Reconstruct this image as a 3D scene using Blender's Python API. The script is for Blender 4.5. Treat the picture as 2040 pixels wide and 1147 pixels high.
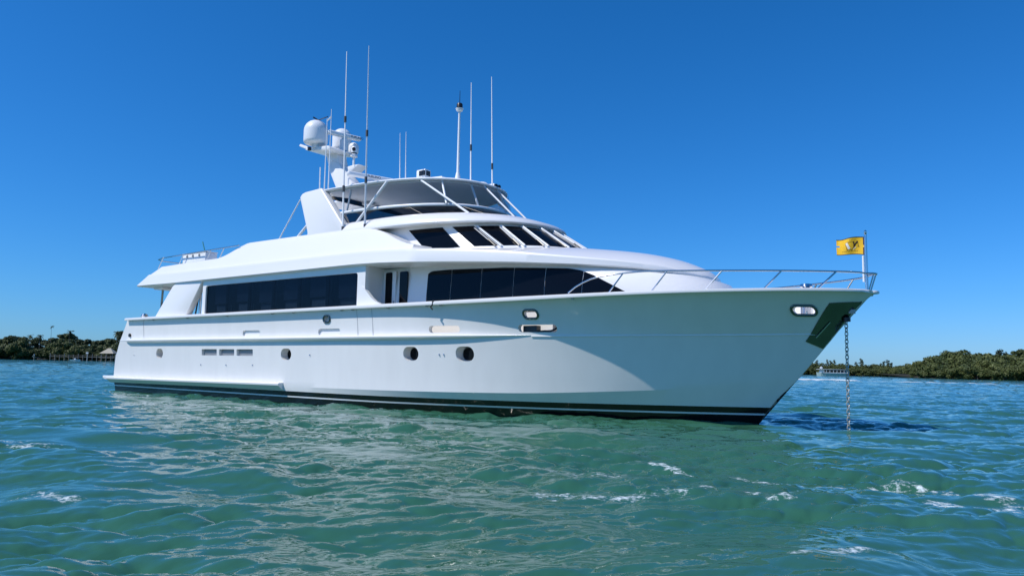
import bpy, bmesh, math, random
import numpy as np
from mathutils import Vector, Matrix
R = math.radians
random.seed(7)
for o in list(bpy.data.objects):
    bpy.data.objects.remove(o)
scene = bpy.context.scene
COL = scene.collection

# ------------------------------------------------------------------ camera, sky, sun
# world axes: X runs along the yacht towards its bow, -Y is its starboard side, Z=0 the water
cam_d = bpy.data.cameras.new('camera')
cam_d.sensor_width = 36.0
cam_d.lens = 36.0 * 1473 / 2040
cam_d.clip_start = 0.1
cam_d.clip_end = 20000
cam = bpy.data.objects.new('camera', cam_d)
COL.objects.link(cam)
RM = ((0.80429179, -0.04715161, -0.5923609), (0.59394201, 0.09506402, 0.79887153), (0.01864413, -0.99435384, 0.10446453))
CAM = Vector((31.998, -18.241, 1.330))
m = Matrix(((RM[0][0], -RM[0][1], -RM[0][2], CAM.x), (RM[1][0], -RM[1][1], -RM[1][2], CAM.y), (RM[2][0], -RM[2][1], -RM[2][2], CAM.z), (0, 0, 0, 1)))
cam.matrix_world = m
scene.camera = cam
SUN_EL, SUN_AZ = 50.0, 29.0            # azimuth: degrees aft of the starboard beam
sdir = Vector((-math.cos(R(SUN_EL)) * math.sin(R(SUN_AZ)), -math.cos(R(SUN_EL)) * math.cos(R(SUN_AZ)), math.sin(R(SUN_EL))))
sun_d = bpy.data.lights.new('sun', 'SUN')
sun_d.energy = 3.4
sun_d.angle = R(0.53)
sun_d.color = (1.0, 0.965, 0.91)
sun = bpy.data.objects.new('sun', sun_d)
COL.objects.link(sun)
sun.location = (0, -40, 60)
sun.rotation_euler = sdir.to_track_quat('Z', 'Y').to_euler()
world = bpy.data.worlds.new('World')
scene.world = world
world.use_nodes = True
wn = world.node_tree
bg = wn.nodes['Background']
sky = wn.nodes.new('ShaderNodeTexSky')
sky.sky_type = 'NISHITA'
sky.sun_disc = False
sky.sun_elevation = R(SUN_EL)
sky.sun_rotation = R(180 + SUN_AZ)
sky.air_density = 1.0
sky.dust_density = 0.25
sky.ozone_density = 3.0
# deep clear-air blue: the red and green of the sky are graded down towards the zenith
se = wn.nodes.new('ShaderNodeSeparateColor'); cb = wn.nodes.new('ShaderNodeCombineColor')
wn.links.new(sky.outputs[0], se.inputs[0])
for ch, pw, ml in ((0, 1.62, 0.078), (1, 1.0, 0.50), (2, 1.0, 0.92)):
    po = wn.nodes.new('ShaderNodeMath'); po.operation = 'POWER'; po.inputs[1].default_value = pw
    mu = wn.nodes.new('ShaderNodeMath'); mu.operation = 'MULTIPLY'; mu.inputs[1].default_value = ml
    wn.links.new(se.outputs[ch], po.inputs[0]); wn.links.new(po.outputs[0], mu.inputs[0]); wn.links.new(mu.outputs[0], cb.inputs[ch])
wn.links.new(cb.outputs[0], bg.inputs[0])
bg.inputs[1].default_value = 0.127
scene.view_settings.view_transform = 'Standard'
scene.view_settings.look = 'None'
scene.view_settings.exposure = 0.24
scene.view_settings.gamma = 1.0
scene.render.resolution_x = 1024
scene.render.resolution_y = 575

# ------------------------------------------------------------------ materials
def mat(name, base, rough=0.4, metal=0.0, spec=0.5, coat=0.0, noise=0.0, nscale=3.0, bump=0.0, bscale=20.0, ior=1.5):
    mt = bpy.data.materials.new(name)
    mt.use_nodes = True
    nt = mt.node_tree
    p = nt.nodes['Principled BSDF']
    p.inputs['Base Color'].default_value = (*base, 1)
    p.inputs['Roughness'].default_value = rough
    p.inputs['Metallic'].default_value = metal
    p.inputs['Specular IOR Level'].default_value = spec
    p.inputs['IOR'].default_value = ior
    p.inputs['Coat Weight'].default_value = coat
    p.inputs['Coat Roughness'].default_value = 0.05
    tc = nt.nodes.new('ShaderNodeTexCoord')
    if noise > 0:
        n = nt.nodes.new('ShaderNodeTexNoise')
        n.inputs['Scale'].default_value = nscale
        n.inputs['Detail'].default_value = 5
        nt.links.new(tc.outputs['Object'], n.inputs['Vector'])
        mx = nt.nodes.new('ShaderNodeMix'); mx.data_type = 'RGBA'
        mx.inputs[6].default_value = (*[c * (1 - noise) for c in base], 1)
        mx.inputs[7].default_value = (*[min(1, c * (1 + noise)) for c in base], 1)
        nt.links.new(n.outputs[0], mx.inputs[0])
        nt.links.new(mx.outputs[2], p.inputs['Base Color'])
    if bump > 0:
        n2 = nt.nodes.new('ShaderNodeTexNoise')
        n2.inputs['Scale'].default_value = bscale
        n2.inputs['Detail'].default_value = 4
        nt.links.new(tc.outputs['Object'], n2.inputs['Vector'])
        b = nt.nodes.new('ShaderNodeBump')
        b.inputs['Strength'].default_value = 1.0
        b.inputs['Distance'].default_value = bump
        nt.links.new(n2.outputs[0], b.inputs['Height'])
        nt.links.new(b.outputs[0], p.inputs['Normal'])
    return mt

M = {}
M['gel'] = mat('white gelcoat', (0.84, 0.825, 0.81), 0.28, coat=0.3, noise=0.02, nscale=0.7, bump=0.004, bscale=0.9)
M['white'] = mat('white painted metal', (0.82, 0.83, 0.84), 0.35, noise=0.03, nscale=4)
M['soffit'] = mat('pale grey headliner', (0.55, 0.57, 0.58), 0.6, noise=0.04, nscale=2)
M['canvas'] = mat('grey canvas lining', (0.74, 0.75, 0.75), 0.75, noise=0.10, nscale=1.2)
M['steel'] = mat('stainless steel', (0.62, 0.63, 0.64), 0.14, metal=1.0, noise=0.05, nscale=8)
M['chain'] = mat('galvanised chain', (0.50, 0.48, 0.44), 0.42, metal=0.55, noise=0.35, nscale=14)
M['reflsteel'] = mat('steel with dark reflection tint', (0.16, 0.18, 0.17), 0.10, metal=1.0, noise=0.10, nscale=3, bump=0.01, bscale=2.5)  # stainless steel, with the reflection of dark green water put into the colour
M['black'] = mat('black plastic', (0.012, 0.012, 0.014), 0.35)
M['rubber'] = mat('black seal', (0.006, 0.006, 0.007), 0.55)
M['recess'] = mat('grey recess', (0.42, 0.43, 0.44), 0.5, noise=0.1, nscale=5)
M['glass'] = mat('dark tinted glass', (0.003, 0.004, 0.007), 0.025, spec=0.16, bump=0.003, bscale=0.7)
M['blind'] = mat('navy blind', (0.14, 0.19, 0.28), 0.8, noise=0.1, nscale=3)
M['seat'] = mat('grey seat fabric', (0.50, 0.54, 0.58), 0.8, noise=0.1, nscale=3)
M['teak'] = mat('teak deck', (0.33, 0.22, 0.13), 0.6, noise=0.2, nscale=9)
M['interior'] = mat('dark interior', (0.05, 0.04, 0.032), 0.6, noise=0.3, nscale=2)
M['yellow'] = mat('yellow flag cloth', (0.80, 0.46, 0.01), 0.7, noise=0.08, nscale=12)
M['ink'] = mat('dark flag print', (0.03, 0.012, 0.008), 0.7)
M['palewhite'] = mat('white flag print', (0.8, 0.74, 0.66), 0.7)
M['lime'] = mat('lime plastic', (0.45, 0.55, 0.12), 0.5)
M['teal'] = mat('teal staff', (0.05, 0.25, 0.26), 0.4)
M['letter'] = mat('grey lettering', (0.06, 0.065, 0.07), 0.5)

def tint_mat(name, tint, gloss_rough=0.03, refl=1.0):
    mt = bpy.data.materials.new(name); mt.use_nodes = True
    nt = mt.node_tree
    for n in list(nt.nodes):
        if n.type == 'BSDF_PRINCIPLED': nt.nodes.remove(n)
    out = [n for n in nt.nodes if n.type == 'OUTPUT_MATERIAL'][0]
    t = nt.nodes.new('ShaderNodeBsdfTransparent'); t.inputs[0].default_value = (*tint, 1)
    g = nt.nodes.new('ShaderNodeBsdfGlossy'); g.inputs['Roughness'].default_value = gloss_rough
    f = nt.nodes.new('ShaderNodeFresnel'); f.inputs[0].default_value = 1.45
    mx = nt.nodes.new('ShaderNodeMixShader')
    fm = nt.nodes.new('ShaderNodeMath'); fm.operation = 'MULTIPLY'; fm.inputs[1].default_value = refl; nt.links.new(f.outputs[0], fm.inputs[0])
    nt.links.new(fm.outputs[0], mx.inputs[0]); nt.links.new(t.outputs[0], mx.inputs[1]); nt.links.new(g.outputs[0], mx.inputs[2])
    nt.links.new(mx.outputs[0], out.inputs[0])
    return mt
M['tint'] = tint_mat('tinted see-through glass', (0.36, 0.41, 0.46), 0.03, 0.15)
M['smoke'] = tint_mat('smoked acrylic', (0.09, 0.095, 0.105), 0.06, 0.5)
M['clear'] = tint_mat('clear vinyl curtain', (0.93, 0.95, 0.97), 0.08, 0.6)

def hull_mat():
    mt = M['gel'].copy(); mt.name = 'hull paint'
    nt = mt.node_tree
    p = nt.nodes['Principled BSDF']
    p.inputs['Roughness'].default_value = 0.2
    tc = nt.nodes.new('ShaderNodeTexCoord')
    sp = nt.nodes.new('ShaderNodeSeparateXYZ'); nt.links.new(tc.outputs['Object'], sp.inputs[0])
    # the boot top sweeps up a little towards the bow
    mr = nt.nodes.new('ShaderNodeMapRange')
    mr.inputs['From Min'].default_value = 16; mr.inputs['From Max'].default_value = 27
    mr.inputs['To Min'].default_value = 0.0; mr.inputs['To Max'].default_value = 0.06
    nt.links.new(sp.outputs['X'], mr.inputs['Value'])
    sb = nt.nodes.new('ShaderNodeMath'); sb.operation = 'SUBTRACT'
    nt.links.new(sp.outputs['Z'], sb.inputs[0]); nt.links.new(mr.outputs[0], sb.inputs[1])
    cr = nt.nodes.new('ShaderNodeValToRGB')
    cr.color_ramp.interpolation = 'CONSTANT'
    e = cr.color_ramp.elements
    e[0].position = 0.0; e[0].color = (0.006, 0.006, 0.007, 1)
    e[1].position = 0.192; e[1].color = (0.75, 0.76, 0.77, 1)
    n = e.new(0.238); n.color = (0.006, 0.006, 0.007, 1)
    n = e.new(0.385); n.color = (0.84, 0.82, 0.80, 1)
    nt.links.new(sb.outputs[0], cr.inputs[0])
    # faint salt streaks on the white part
    nz = nt.nodes.new('ShaderNodeTexNoise'); nz.inputs['Scale'].default_value = 1.0; nz.inputs['Detail'].default_value = 6
    mp = nt.nodes.new('ShaderNodeMapping'); mp.inputs['Scale'].default_value = (2.2, 2.2, 0.5)
    nt.links.new(tc.outputs['Object'], mp.inputs[0]); nt.links.new(mp.outputs[0], nz.inputs['Vector'])
    r2 = nt.nodes.new('ShaderNodeMapRange'); r2.inputs['From Min'].default_value = 0.35; r2.inputs['From Max'].default_value = 0.75
    r2.inputs['To Min'].default_value = 1.0; r2.inputs['To Max'].default_value = 0.95
    nt.links.new(nz.outputs[0], r2.inputs['Value'])
    mu = nt.nodes.new('ShaderNodeMix'); mu.data_type = 'RGBA'; mu.blend_type = 'MULTIPLY'; mu.inputs[0].default_value = 1.0
    nt.links.new(cr.outputs[0], mu.inputs[6]); nt.links.new(r2.outputs[0], mu.inputs[7])
    nt.links.new(mu.outputs[2], p.inputs['Base Color'])
    return mt
M['hull'] = hull_mat()

# ------------------------------------------------------------------ mesh helpers
class MB:
    def __init__(s): s.v = []; s.f = []
    def add(s, vs, fs):
        o = len(s.v); s.v += [tuple(v) for v in vs]; s.f += [tuple(i + o for i in f) for f in fs]; return s
    def box(s, x0, x1, y0, y1, z0, z1):
        return s.add([(x0, y0, z0), (x1, y0, z0), (x1, y1, z0), (x0, y1, z0), (x0, y0, z1), (x1, y0, z1), (x1, y1, z1), (x0, y1, z1)],
                     [(0, 3, 2, 1), (4, 5, 6, 7), (0, 1, 5, 4), (1, 2, 6, 5), (2, 3, 7, 6), (3, 0, 4, 7)])
    def tube(s, pts, r, seg=8, r1=None):
        pts = [Vector(p) for p in pts]; n = len(pts); rings = []
        prev = None
        for i, p in enumerate(pts):
            t = (pts[min(i + 1, n - 1)] - pts[max(i - 1, 0)]).normalized()
            if prev is None:
                a = Vector((0, 0, 1)) if abs(t.z) < 0.9 else Vector((1, 0, 0))
                u = t.cross(a).normalized()
            else:
                u = (prev - t * prev.dot(t)).normalized()
            prev = u; w = t.cross(u)
            rr = r if r1 is None else r + (r1 - r) * i / (n - 1)
            rings.append([p + (u * math.cos(2 * math.pi * k / seg) + w * math.sin(2 * math.pi * k / seg)) * rr for k in range(seg)])
        vs = [v for ring in rings for v in ring]; fs = []
        for i in range(n - 1):
            for k in range(seg):
                a = i * seg + k; b = i * seg + (k + 1) % seg
                fs.append((a, b, b + seg, a + seg))
        fs.append(tuple(range(seg - 1, -1, -1))); fs.append(tuple(range((n - 1) * seg, n * seg)))
        return s.add(vs, fs)
    def lathe(s, prof, c, seg=24):
        # prof: (radius, z) from bottom to top round the vertical through c
        vs = []; fs = []
        for (r, z) in prof:
            for k in range(seg):
                a = 2 * math.pi * k / seg
                vs.append((c[0] + r * math.cos(a), c[1] + r * math.sin(a), c[2] + z))
        for i in range(len(prof) - 1):
            for k in range(seg):
                a = i * seg + k; b = i * seg + (k + 1) % seg
                fs.append((a, b, b + seg, a + seg))
        fs.append(tuple(range(seg - 1, -1, -1))); fs.append(tuple(range((len(prof) - 1) * seg, len(prof) * seg)))
        return s.add(vs, fs)
    def prism(s, poly, y0, y1, shear=0.0, zref=0.0):
        # poly in (x,z); extruded along y
        n = len(poly)
        vs = [(x, y0 + shear * (z - zref), z) for x, z in poly] + [(x, y1 + shear * (z - zref), z) for x, z in poly]
        fs = [tuple(range(n)), tuple(range(2 * n - 1, n - 1, -1))]
        for i in range(n):
            j = (i + 1) % n
            fs.append((i, i + n, j + n, j))
        return s.add(vs, fs)
    def loft(s, rings, closed=True, cap0=True, cap1=True):
        n = len(rings[0]); vs = [p for r in rings for p in r]; fs = []
        kk = n if closed else n - 1
        for i in range(len(rings) - 1):
            for k in range(kk):
                a = i * n + k; b = i * n + (k + 1) % n
                fs.append((a, b, b + n, a + n))
        if cap0: fs.append(tuple(range(n - 1, -1, -1)))
        if cap1: fs.append(tuple(range((len(rings) - 1) * n, len(rings) * n)))
        return s.add(vs, fs)
    def build(s, name, m, parent=None, smooth=35, bevel=0.0, bseg=2):
        me = bpy.data.meshes.new(name)
        me.from_pydata(s.v, [], s.f)
        bm = bmesh.new(); bm.from_mesh(me)
        bmesh.ops.recalc_face_normals(bm, faces=bm.faces)
        if bevel > 0:
            ed = [e for e in bm.edges if len(e.link_faces) == 2 and e.calc_face_angle(0) > R(25)]
            bmesh.ops.bevel(bm, geom=ed, offset=bevel, segments=bseg, affect='EDGES', clamp_overlap=True, profile=0.5)
        bm.to_mesh(me); bm.free()
        if smooth:
            for p in me.polygons: p.use_smooth = True
            me.set_sharp_from_angle(angle=R(smooth))
        ms = m if isinstance(m, list) else [m]
        for q in ms: me.materials.append(q)
        o = bpy.data.objects.new(name, me); COL.objects.link(o)
        if parent: o.parent = parent
        return o

def tag(o, label=None, cat=None, group=None, kind=None):
    if label: o['label'] = label
    if cat: o['category'] = cat
    if group: o['group'] = group
    if kind: o['kind'] = kind
    return o
def empty(name, loc=(0, 0, 0)):
    o = bpy.data.objects.new(name, None); COL.objects.link(o); o.location = loc; o.empty_display_size = 0.3
    return o
def pchip(xs, ys):
    xs = np.array(xs, float); ys = np.array(ys, float)
    h = np.diff(xs); d = np.diff(ys) / h
    mm = np.zeros(len(xs))
    for i in range(1, len(xs) - 1):
        if d[i - 1] * d[i] > 0:
            w1 = 2 * h[i] + h[i - 1]; w2 = h[i] + 2 * h[i - 1]
            mm[i] = (w1 + w2) / (w1 / d[i - 1] + w2 / d[i])
    mm[0] = d[0]; mm[-1] = d[-1]
    def f(x):
        x = np.clip(x, xs[0], xs[-1]); i = np.clip(np.searchsorted(xs, x) - 1, 0, len(h) - 1)
        t = (x - xs[i]) / h[i]
        return ((1 + 2 * t) * (1 - t) ** 2 * ys[i] + t * (1 - t) ** 2 * h[i] * mm[i] + t * t * (3 - 2 * t) * ys[i + 1] + t * t * (t - 1) * h[i] * mm[i + 1])
    return f
def cut(target, cutters, op='DIFFERENCE', solver='MANIFOLD'):
    for c in cutters:
        md = target.modifiers.new('b', 'BOOLEAN'); md.operation = op; md.object = c; md.solver = solver
    dg = bpy.context.evaluated_depsgraph_get(); dg.update()
    me = bpy.data.meshes.new_from_object(target.evaluated_get(dg))
    old = target.data; target.modifiers.clear(); target.data = me
    bpy.data.meshes.remove(old)
    me.name = target.name
    for c in cutters:
        d = c.data; bpy.data.objects.remove(c); bpy.data.meshes.remove(d)
def rrect(cx, cz, w, h, r, n=6):
    r = min(r, w / 2 - 1e-4, h / 2 - 1e-4); out = []
    for (sx, sz, a0) in ((1, -1, -90), (1, 1, 0), (-1, 1, 90), (-1, -1, 180)):
        for k in range(n + 1):
            a = R(a0 + 90 * k / n)
            out.append((cx + sx * (w / 2 - r) + r * math.cos(a), cz + sz * (h / 2 - r) + r * math.sin(a)))
    return out
def text_mb(txt, size):
    cu = bpy.data.curves.new('t', 'FONT'); cu.body = txt; cu.size = size; cu.align_x = 'CENTER'; cu.align_y = 'CENTER'; cu.extrude = 0.002
    o = bpy.data.objects.new('t', cu); COL.objects.link(o)
    dg = bpy.context.evaluated_depsgraph_get(); dg.update()
    me = bpy.data.meshes.new_from_object(o.evaluated_get(dg))
    mb = MB(); mb.add([v.co[:] for v in me.vertices], [tuple(p.vertices) for p in me.polygons])
    bpy.data.objects.remove(o); bpy.data.meshes.remove(me); bpy.data.curves.remove(cu)
    return mb

# ================================================================== YACHT
yacht = empty('motor_yacht', (0, 0, 0))
tag(yacht, 'large white motor yacht at anchor with dark windows and black boot stripe', 'yacht')

# ---- hull: rows of (height, half breadth) from keel to cap rail
ss = lambda L0, X, x0, x1, p: L0 * max(0.0, 1 - max(0.0, (X - x0) / (x1 - x0)) ** p)
b_rail = pchip([0, 1.3, 5, 10, 16, 18.5, 20, 21.5, 23.35, 24.5, 25.6, 26.55, 27.5, 28.1, 28.5, 28.70, 28.78],
               [3.2, 3.25, 3.33, 3.37, 3.37, 3.35, 3.30, 3.20, 2.93, 2.66, 2.30, 1.87, 1.34, 0.91, 0.52, 0.22, 0.03])
z_rail = pchip([0, 1.5, 8, 13, 19, 21.5, 23.4, 25.6, 27.5, 28.8], [2.94, 2.945, 2.965, 2.985, 3.01, 3.035, 3.07, 3.11, 3.14, 3.15])
z_knk = pchip([0, 10, 21, 25, 27.9], [2.03, 2.05, 2.09, 2.13, 2.20])
z_chn = pchip([0, 15, 20.3, 23.3, 25, 27], [0.50, 0.55, 0.62, 0.76, 0.88, 1.08])
stem = pchip([-1.0, 0, 0.44, 1.14, 1.91, 2.99, 3.2], [24.6, 26.0, 26.28, 26.97, 27.61, 28.53, 28.80])   # X of the stem at height z
trans = pchip([-1.0, 0, 0.88, 2.93, 3.2], [0.25, 0.21, 0.25, 1.29, 1.45])
def hull_rows(X):
    zr, zk, zc = float(z_rail(X)), float(z_knk(X)), float(z_chn(X))
    nar = max(0.0, 6 - X) * 0.012
    def wl(z): return ss(3.10, X, 12.0, float(stem(z)) + 0.02, 2.4) - nar
    def cb(z): return ss(3.21, X, 13.5, float(stem(z)) + 0.02, 2.75) - nar
    def kb(z): return ss(3.29, X, 14.0, float(stem(z)) + 0.02, 2.95) - nar
    def rb(z):
        xs = float(stem(z))
        return float(b_rail(X if X < 13 else 13 + (X - 13) * (28.78 - 13) / (xs - 13)))
    mixb = lambda f, g, z, w: (1 - w) * f(z) + w * g(z)
    rows = [(-0.9, 0.0), (-0.6, wl(-0.6) * 0.7), (-0.25, wl(-0.25) * 0.93), (0.0, wl(0.0))]
    for t in (0.3, 0.65, 1.0): rows.append((zc * t, mixb(wl, cb, zc * t, t ** 1.3)))
    for t in (0.12, 0.25, 0.4, 0.55, 0.7, 0.85, 1.0):
        z = zc + (zk - zc) * t; rows.append((z, mixb(cb, kb, z, t ** 1.6)))
    wq = min(1.0, max(0.0, (X - 22.0) / 3.2))
    rows.append((zk + 0.012, kb(zk + 0.012) + 0.01))
    for t in (0.12, 0.25, 0.4, 0.55, 0.7, 0.85, 1.0):
        z = zk + (zr - zk) * t; rows.append((z, mixb(kb, rb, z, (1 - wq) * (0.40 * t + 0.60 * t ** 2.4) + wq * (0.80 * t + 0.20 * t * t))))
    return rows
NU = 150
us = [1 - (1 - i / NU) ** 1.55 for i in range(NU + 1)]
rings = []
for u in us:
    # each row has its own X range from the raked transom to the raked stem
    half = []
    X0 = 0.8 + u * 26.0
    rr = hull_rows(X0)
    for k in range(len(rr)):
        z = rr[k][0]
        for it in range(3):
            xa, xb = float(trans(z)), float(stem(z))
            X = xa + u * (xb - xa)
            # breadths are tabulated on true X; stem ends differ per row
            z, b = hull_rows(X)[k]
        if u >= 1: b = 0.012
        else: b = max(b, 0.012) if z > -0.89 else 0.0
        half.append((X, b, z))
    half[0] = (half[0][0], 0.0, half[0][2])
    Xr, br, zr = half[-1]
    zd = 2.05 if Xr < 20 else 2.05 + (Xr - 20) / 8.8 * 0.45
    k_ = min(1.0, (1 - u) / 0.03)          # the inner bulwark closes up at the stem
    xz = lambda z: float(np.interp(z, [p[2] for p in half], [p[0] for p in half]))
    bz = lambda z: float(np.interp(z, [p[2] for p in half], [p[1] for p in half]))
    back = 0.12 if u >= 1 else 0.0
    extra = []
    for t in (1.0, 0.8, 0.6, 0.4, 0.2, 0.0):
        z = zd + (zr - zd) * t
        extra.append((xz(z) - back - (1 - k_) * 0.2, max(min(br - 0.16, bz(z) - 0.13), 0.35 * bz(z), 0.003), z))
    sec = half + extra
    ring = [(x, -y, z) for (x, y, z) in sec] + [(x, y, z) for (x, y, z) in reversed(sec[1:])]
    rings.append(ring)
hull = MB().loft(rings).build('hull', [M['hull']], yacht, smooth=0)
# portholes, vents and bulwark slots cut out of the starboard side
def side_y(X, z):
    rows = hull_rows(X); zs = [r[0] for r in rows]; bs = [r[1] for r in rows]
    return -float(np.interp(z, zs, bs))
cutters = []
def cutter(cx, cz, w, h, r, depth):
    y = side_y(cx, cz)
    c = MB().prism(rrect(cx, cz, w, h, r), y - 0.6, y + depth).build('cut', M['hull'], None, smooth=0)
    cutters.append(c); return y + depth
PORTS = [(3.93, 1.555, 0.50, 0.36), (11.82, 1.565, 0.54, 0.37), (17.34, 1.615, 0.56, 0.385), (19.18, 1.625, 0.58, 0.39)]
port_y = [cutter(x, z, w, h, 0.19, 0.27) for x, z, w, h in PORTS]
vent_y = [cutter(7.39, 1.61, 0.96, 0.22, 0.02, 0.12), cutter(8.48, 1.61, 0.92, 0.22, 0.02, 0.12), cutter(9.55, 1.61, 0.94, 0.22, 0.02, 0.12)]
slot_y = [cutter(9.93, 2.26, 0.98, 0.20, 0.09, 0.12), cutter(13.95, 2.26, 1.02, 0.20, 0.09, 0.12)]
for cx in (18.56, 21.38): cutter(cx, 2.28, 1.05, 0.19, 0.09, 0.8)
for cx, cz in ((13.86, 2.65), (21.28, 2.63)): cutter(cx, cz, 0.30 if cx < 20 else 0.40, 0.21, 0.10, 0.8)
cutter(27.36, 2.70, 0.40, 0.16, 0.08, 0.55)
cut(hull, cutters)
for p in hull.data.polygons: p.use_smooth = True
hull.data.set_sharp_from_angle(angle=R(14))

for (x, z, w, h), y in zip(PORTS, port_y):
    ph = MB().prism(rrect(x, z, w - 0.01, h - 0.01, 0.18), y - 0.016, y + 0.01).build('porthole', M['recess'], yacht, smooth=40)
    MB().prism(rrect(x, z, w - 0.06, h - 0.05, 0.16), y - 0.028, y - 0.017).build('pane', M['glass'], ph, smooth=40)
for (x, w), y in zip(((7.39, 0.96), (8.48, 0.92), (9.55, 0.94)), vent_y):
    g = MB()
    g.box(x - w / 2 + 0.01, x + w / 2 - 0.01, y - 0.006, y + 0.004, 1.505, 1.715)
    for k in range(5): g.box(x - w / 2 + 0.012, x + w / 2 - 0.012, y - 0.03, y - 0.008, 1.52 + k * 0.042, 1.532 + k * 0.042)
    g.build('vent', M['recess'], yacht)
for x, y in zip((9.93, 13.95), slot_y):
    s_ = MB().box(x - 0.47, x + 0.47, y - 0.008, y + 0.004, 2.17, 2.35).build('scupper', M['recess'], yacht)
    if x > 12: MB().prism([(x - 0.20, 2.175), (x + 0.46, 2.175), (x + 0.46, 2.33), (x + 0.30, 2.32), (x + 0.12, 2.22)], y - 0.05, y - 0.012).build('fender_bag', M['black'], s_)
# dark mooring line coiled behind the forward slot
MB().box(20.9, 21.32, side_y(21.1, 2.28) + 0.12, side_y(21.1, 2.28) + 0.30, 2.05, 2.36).build('line_locker', M['black'], yacht)
MB().tube([(21.35, -2.75, 2.20), (21.55, -2.74, 2.215), (21.72, -2.72, 2.21), (21.82, -2.70, 2.25), (21.9, -2.68, 2.3)], 0.025).build('mooring_line', M['black'], yacht)

# ---- cap rail, rub rail and spray ledge that stand proud of the hull side
def strip(name, fX, prof, Xs, m, both=True, smooth=30):
    for sg in ((-1, 1) if both else (-1,)):
        rings = []
        for X in Xs:
            b, z, k = fX(X)
            rings.append([(X, sg * (b + py * k), z + pz * k) for py, pz in prof])
        MB().loft(rings).build(name, m, yacht, smooth=smooth)
Xs = [1.35 + i * (28.55 - 1.35) / 140 for i in range(141)]
capz = lambda X: (float(b_rail(X)), float(z_rail(X)), 1.0)
cp = [(-0.20, 0.0), (0.08, -0.085), (0.145, -0.08), (0.16, -0.04), (0.145, 0.01), (0.08, 0.03), (-0.20, 0.03)]
port = [(x, capz(x)) for x in Xs]
sc_ = lambda X: float(np.interp(X, [1.3, 21, 25, 28.6], [1.0, 1.0, 0.7, 0.6]))
ringsL = [[(X, -(b + (py * sc_(X) if py > 0 else py)), z + pz * sc_(X)) for py, pz in cp] for X, (b, z, k) in port]
# bow tip: the two caps meet round the stem
tip = []
for a in np.linspace(-80, 80, 9):
    cx, cy = 28.60, 0.0
    tip.append((R(a), cx, cy))
ringsT = []
for a, cx, cy in tip:
    rad = 0.09
    zz = float(z_rail(28.7))
    ringsT.append([(cx + max(rad + (py * 0.6 if py > 0 else py), 0.03) * math.cos(a), cy + max(rad + (py * 0.6 if py > 0 else py), 0.03) * math.sin(a), zz + pz * 0.6) for py, pz in cp])
ringsR = [[(X, (b + (py * sc_(X) if py > 0 else py)), z + pz * sc_(X)) for py, pz in cp] for X, (b, z, k) in reversed(port)]
MB().loft(ringsL + ringsT + ringsR).build('cap_rail', M['gel'], yacht, smooth=40)
rub_k = pchip([1.3, 1.6, 16, 18.5, 20.2, 21.5], [0.5, 1, 1, 0.82, 0.42, 0.04])
rp = [(-0.05, -0.10), (0.02, -0.10), (0.13, -0.03), (0.14, 0.01), (0.11, 0.035), (-0.05, 0.05)]
def rubX(X):
    rows = hull_rows(X); return (np.interp(float(z_knk(X)), [r[0] for r in rows], [r[1] for r in rows]), float(z_knk(X)) + 0.02, float(rub_k(X)))
strip('rub_rail', rubX, rp, [1.32 + i * 20.2 / 90 for i in range(91)], M['gel'])
lp = [(-0.08, -0.16), (0.03, -0.16), (0.20, -0.02), (0.21, 0.03), (0.18, 0.055), (-0.08, 0.07)]
def ledX(X):
    rows = hull_rows(X); return (np.interp(0.52, [r[0] for r in rows], [r[1] for r in rows]), 0.50 + 0.007 * X, 1.0)
strip('spray_ledge', ledX, lp, [0.0 + i * 11.7 / 40 for i in range(41)], M['gel'])
# thin styling line forward of the rub rail
fl = [(-0.03, -0.02), (0.006, -0.02), (0.010, 0.0), (0.006, 0.016), (-0.03, 0.016)]
strip('styling_line', lambda X: (rubX(X)[0] + 0.012, float(z_knk(X)), 1.0), fl, [21.2 + i * 6.3 / 40 for i in range(41)], M['gel'])
# swim platform and its handrails
pl = MB()
pl.prism([(-0.92, 0.50), (-0.95, 0.56), (-0.90, 0.60), (0.5, 0.60), (0.5, 0.44), (-0.7, 0.44)], -3.05, 3.05)
sp = pl.build('swim_platform', M['gel'], yacht, bevel=0.02)
for y in (-2.75, -2.25):
    MB().tube([(-0.55, y, 0.6), (-0.55, y, 1.45), (-0.45, y, 1.55), (-0.32, y, 1.45), (-0.05, y, 0.6)], 0.022).tube([(-0.53, y, 1.0), (-0.20, y, 1.0)], 0.016).build('platform_rail', M['steel'], yacht)

# ---- boarding gate lines and hull fittings
def on_hull(X, z): return side_y(X, z)
gt = MB()
for (xa, za, xb, zb) in ((15.22, 2.92, 15.26, 2.12), (15.86, 2.92, 15.90, 2.12), (15.26, 2.125, 15.90, 2.125)):
    gt.tube([(xa, on_hull(xa, za) - 0.001, za), ((xa + xb) / 2, on_hull((xa + xb) / 2, (za + zb) / 2) - 0.001, (za + zb) / 2), (xb, on_hull(xb, zb) - 0.001, zb)], 0.007, 4)
gt.build('boarding_gate', M['recess'], yacht)
MB().tube([(2.62, on_hull(2.62, 2.86) - 0.001, 2.86), (2.72, on_hull(2.7, 2.12) - 0.001, 2.12)], 0.006, 4).build('seam', M['recess'], yacht)
for X, z in ((6.87, 1.16), (8.46, 1.17), (10.02, 1.19), (13.03, 1.55), (18.35, 1.60), (18.5, 1.60), (1.92, 1.49)):
    y = on_hull(X, z)
    MB().tube([(X, y + 0.02, z + 0.012), (X, y - 0.012, z + 0.008), (X, y - 0.018, z - 0.02)], 0.017, 8).build('drain_fitting', M['steel'] if X > 3 else M['gel'], yacht)
y = on_hull(1.6, 2.27)
MB().tube([(1.58, y + 0.02, 2.27), (1.58, y - 0.05, 2.27)], 0.075, 10).build('stern_fairlead', M['black'], yacht)
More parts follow.
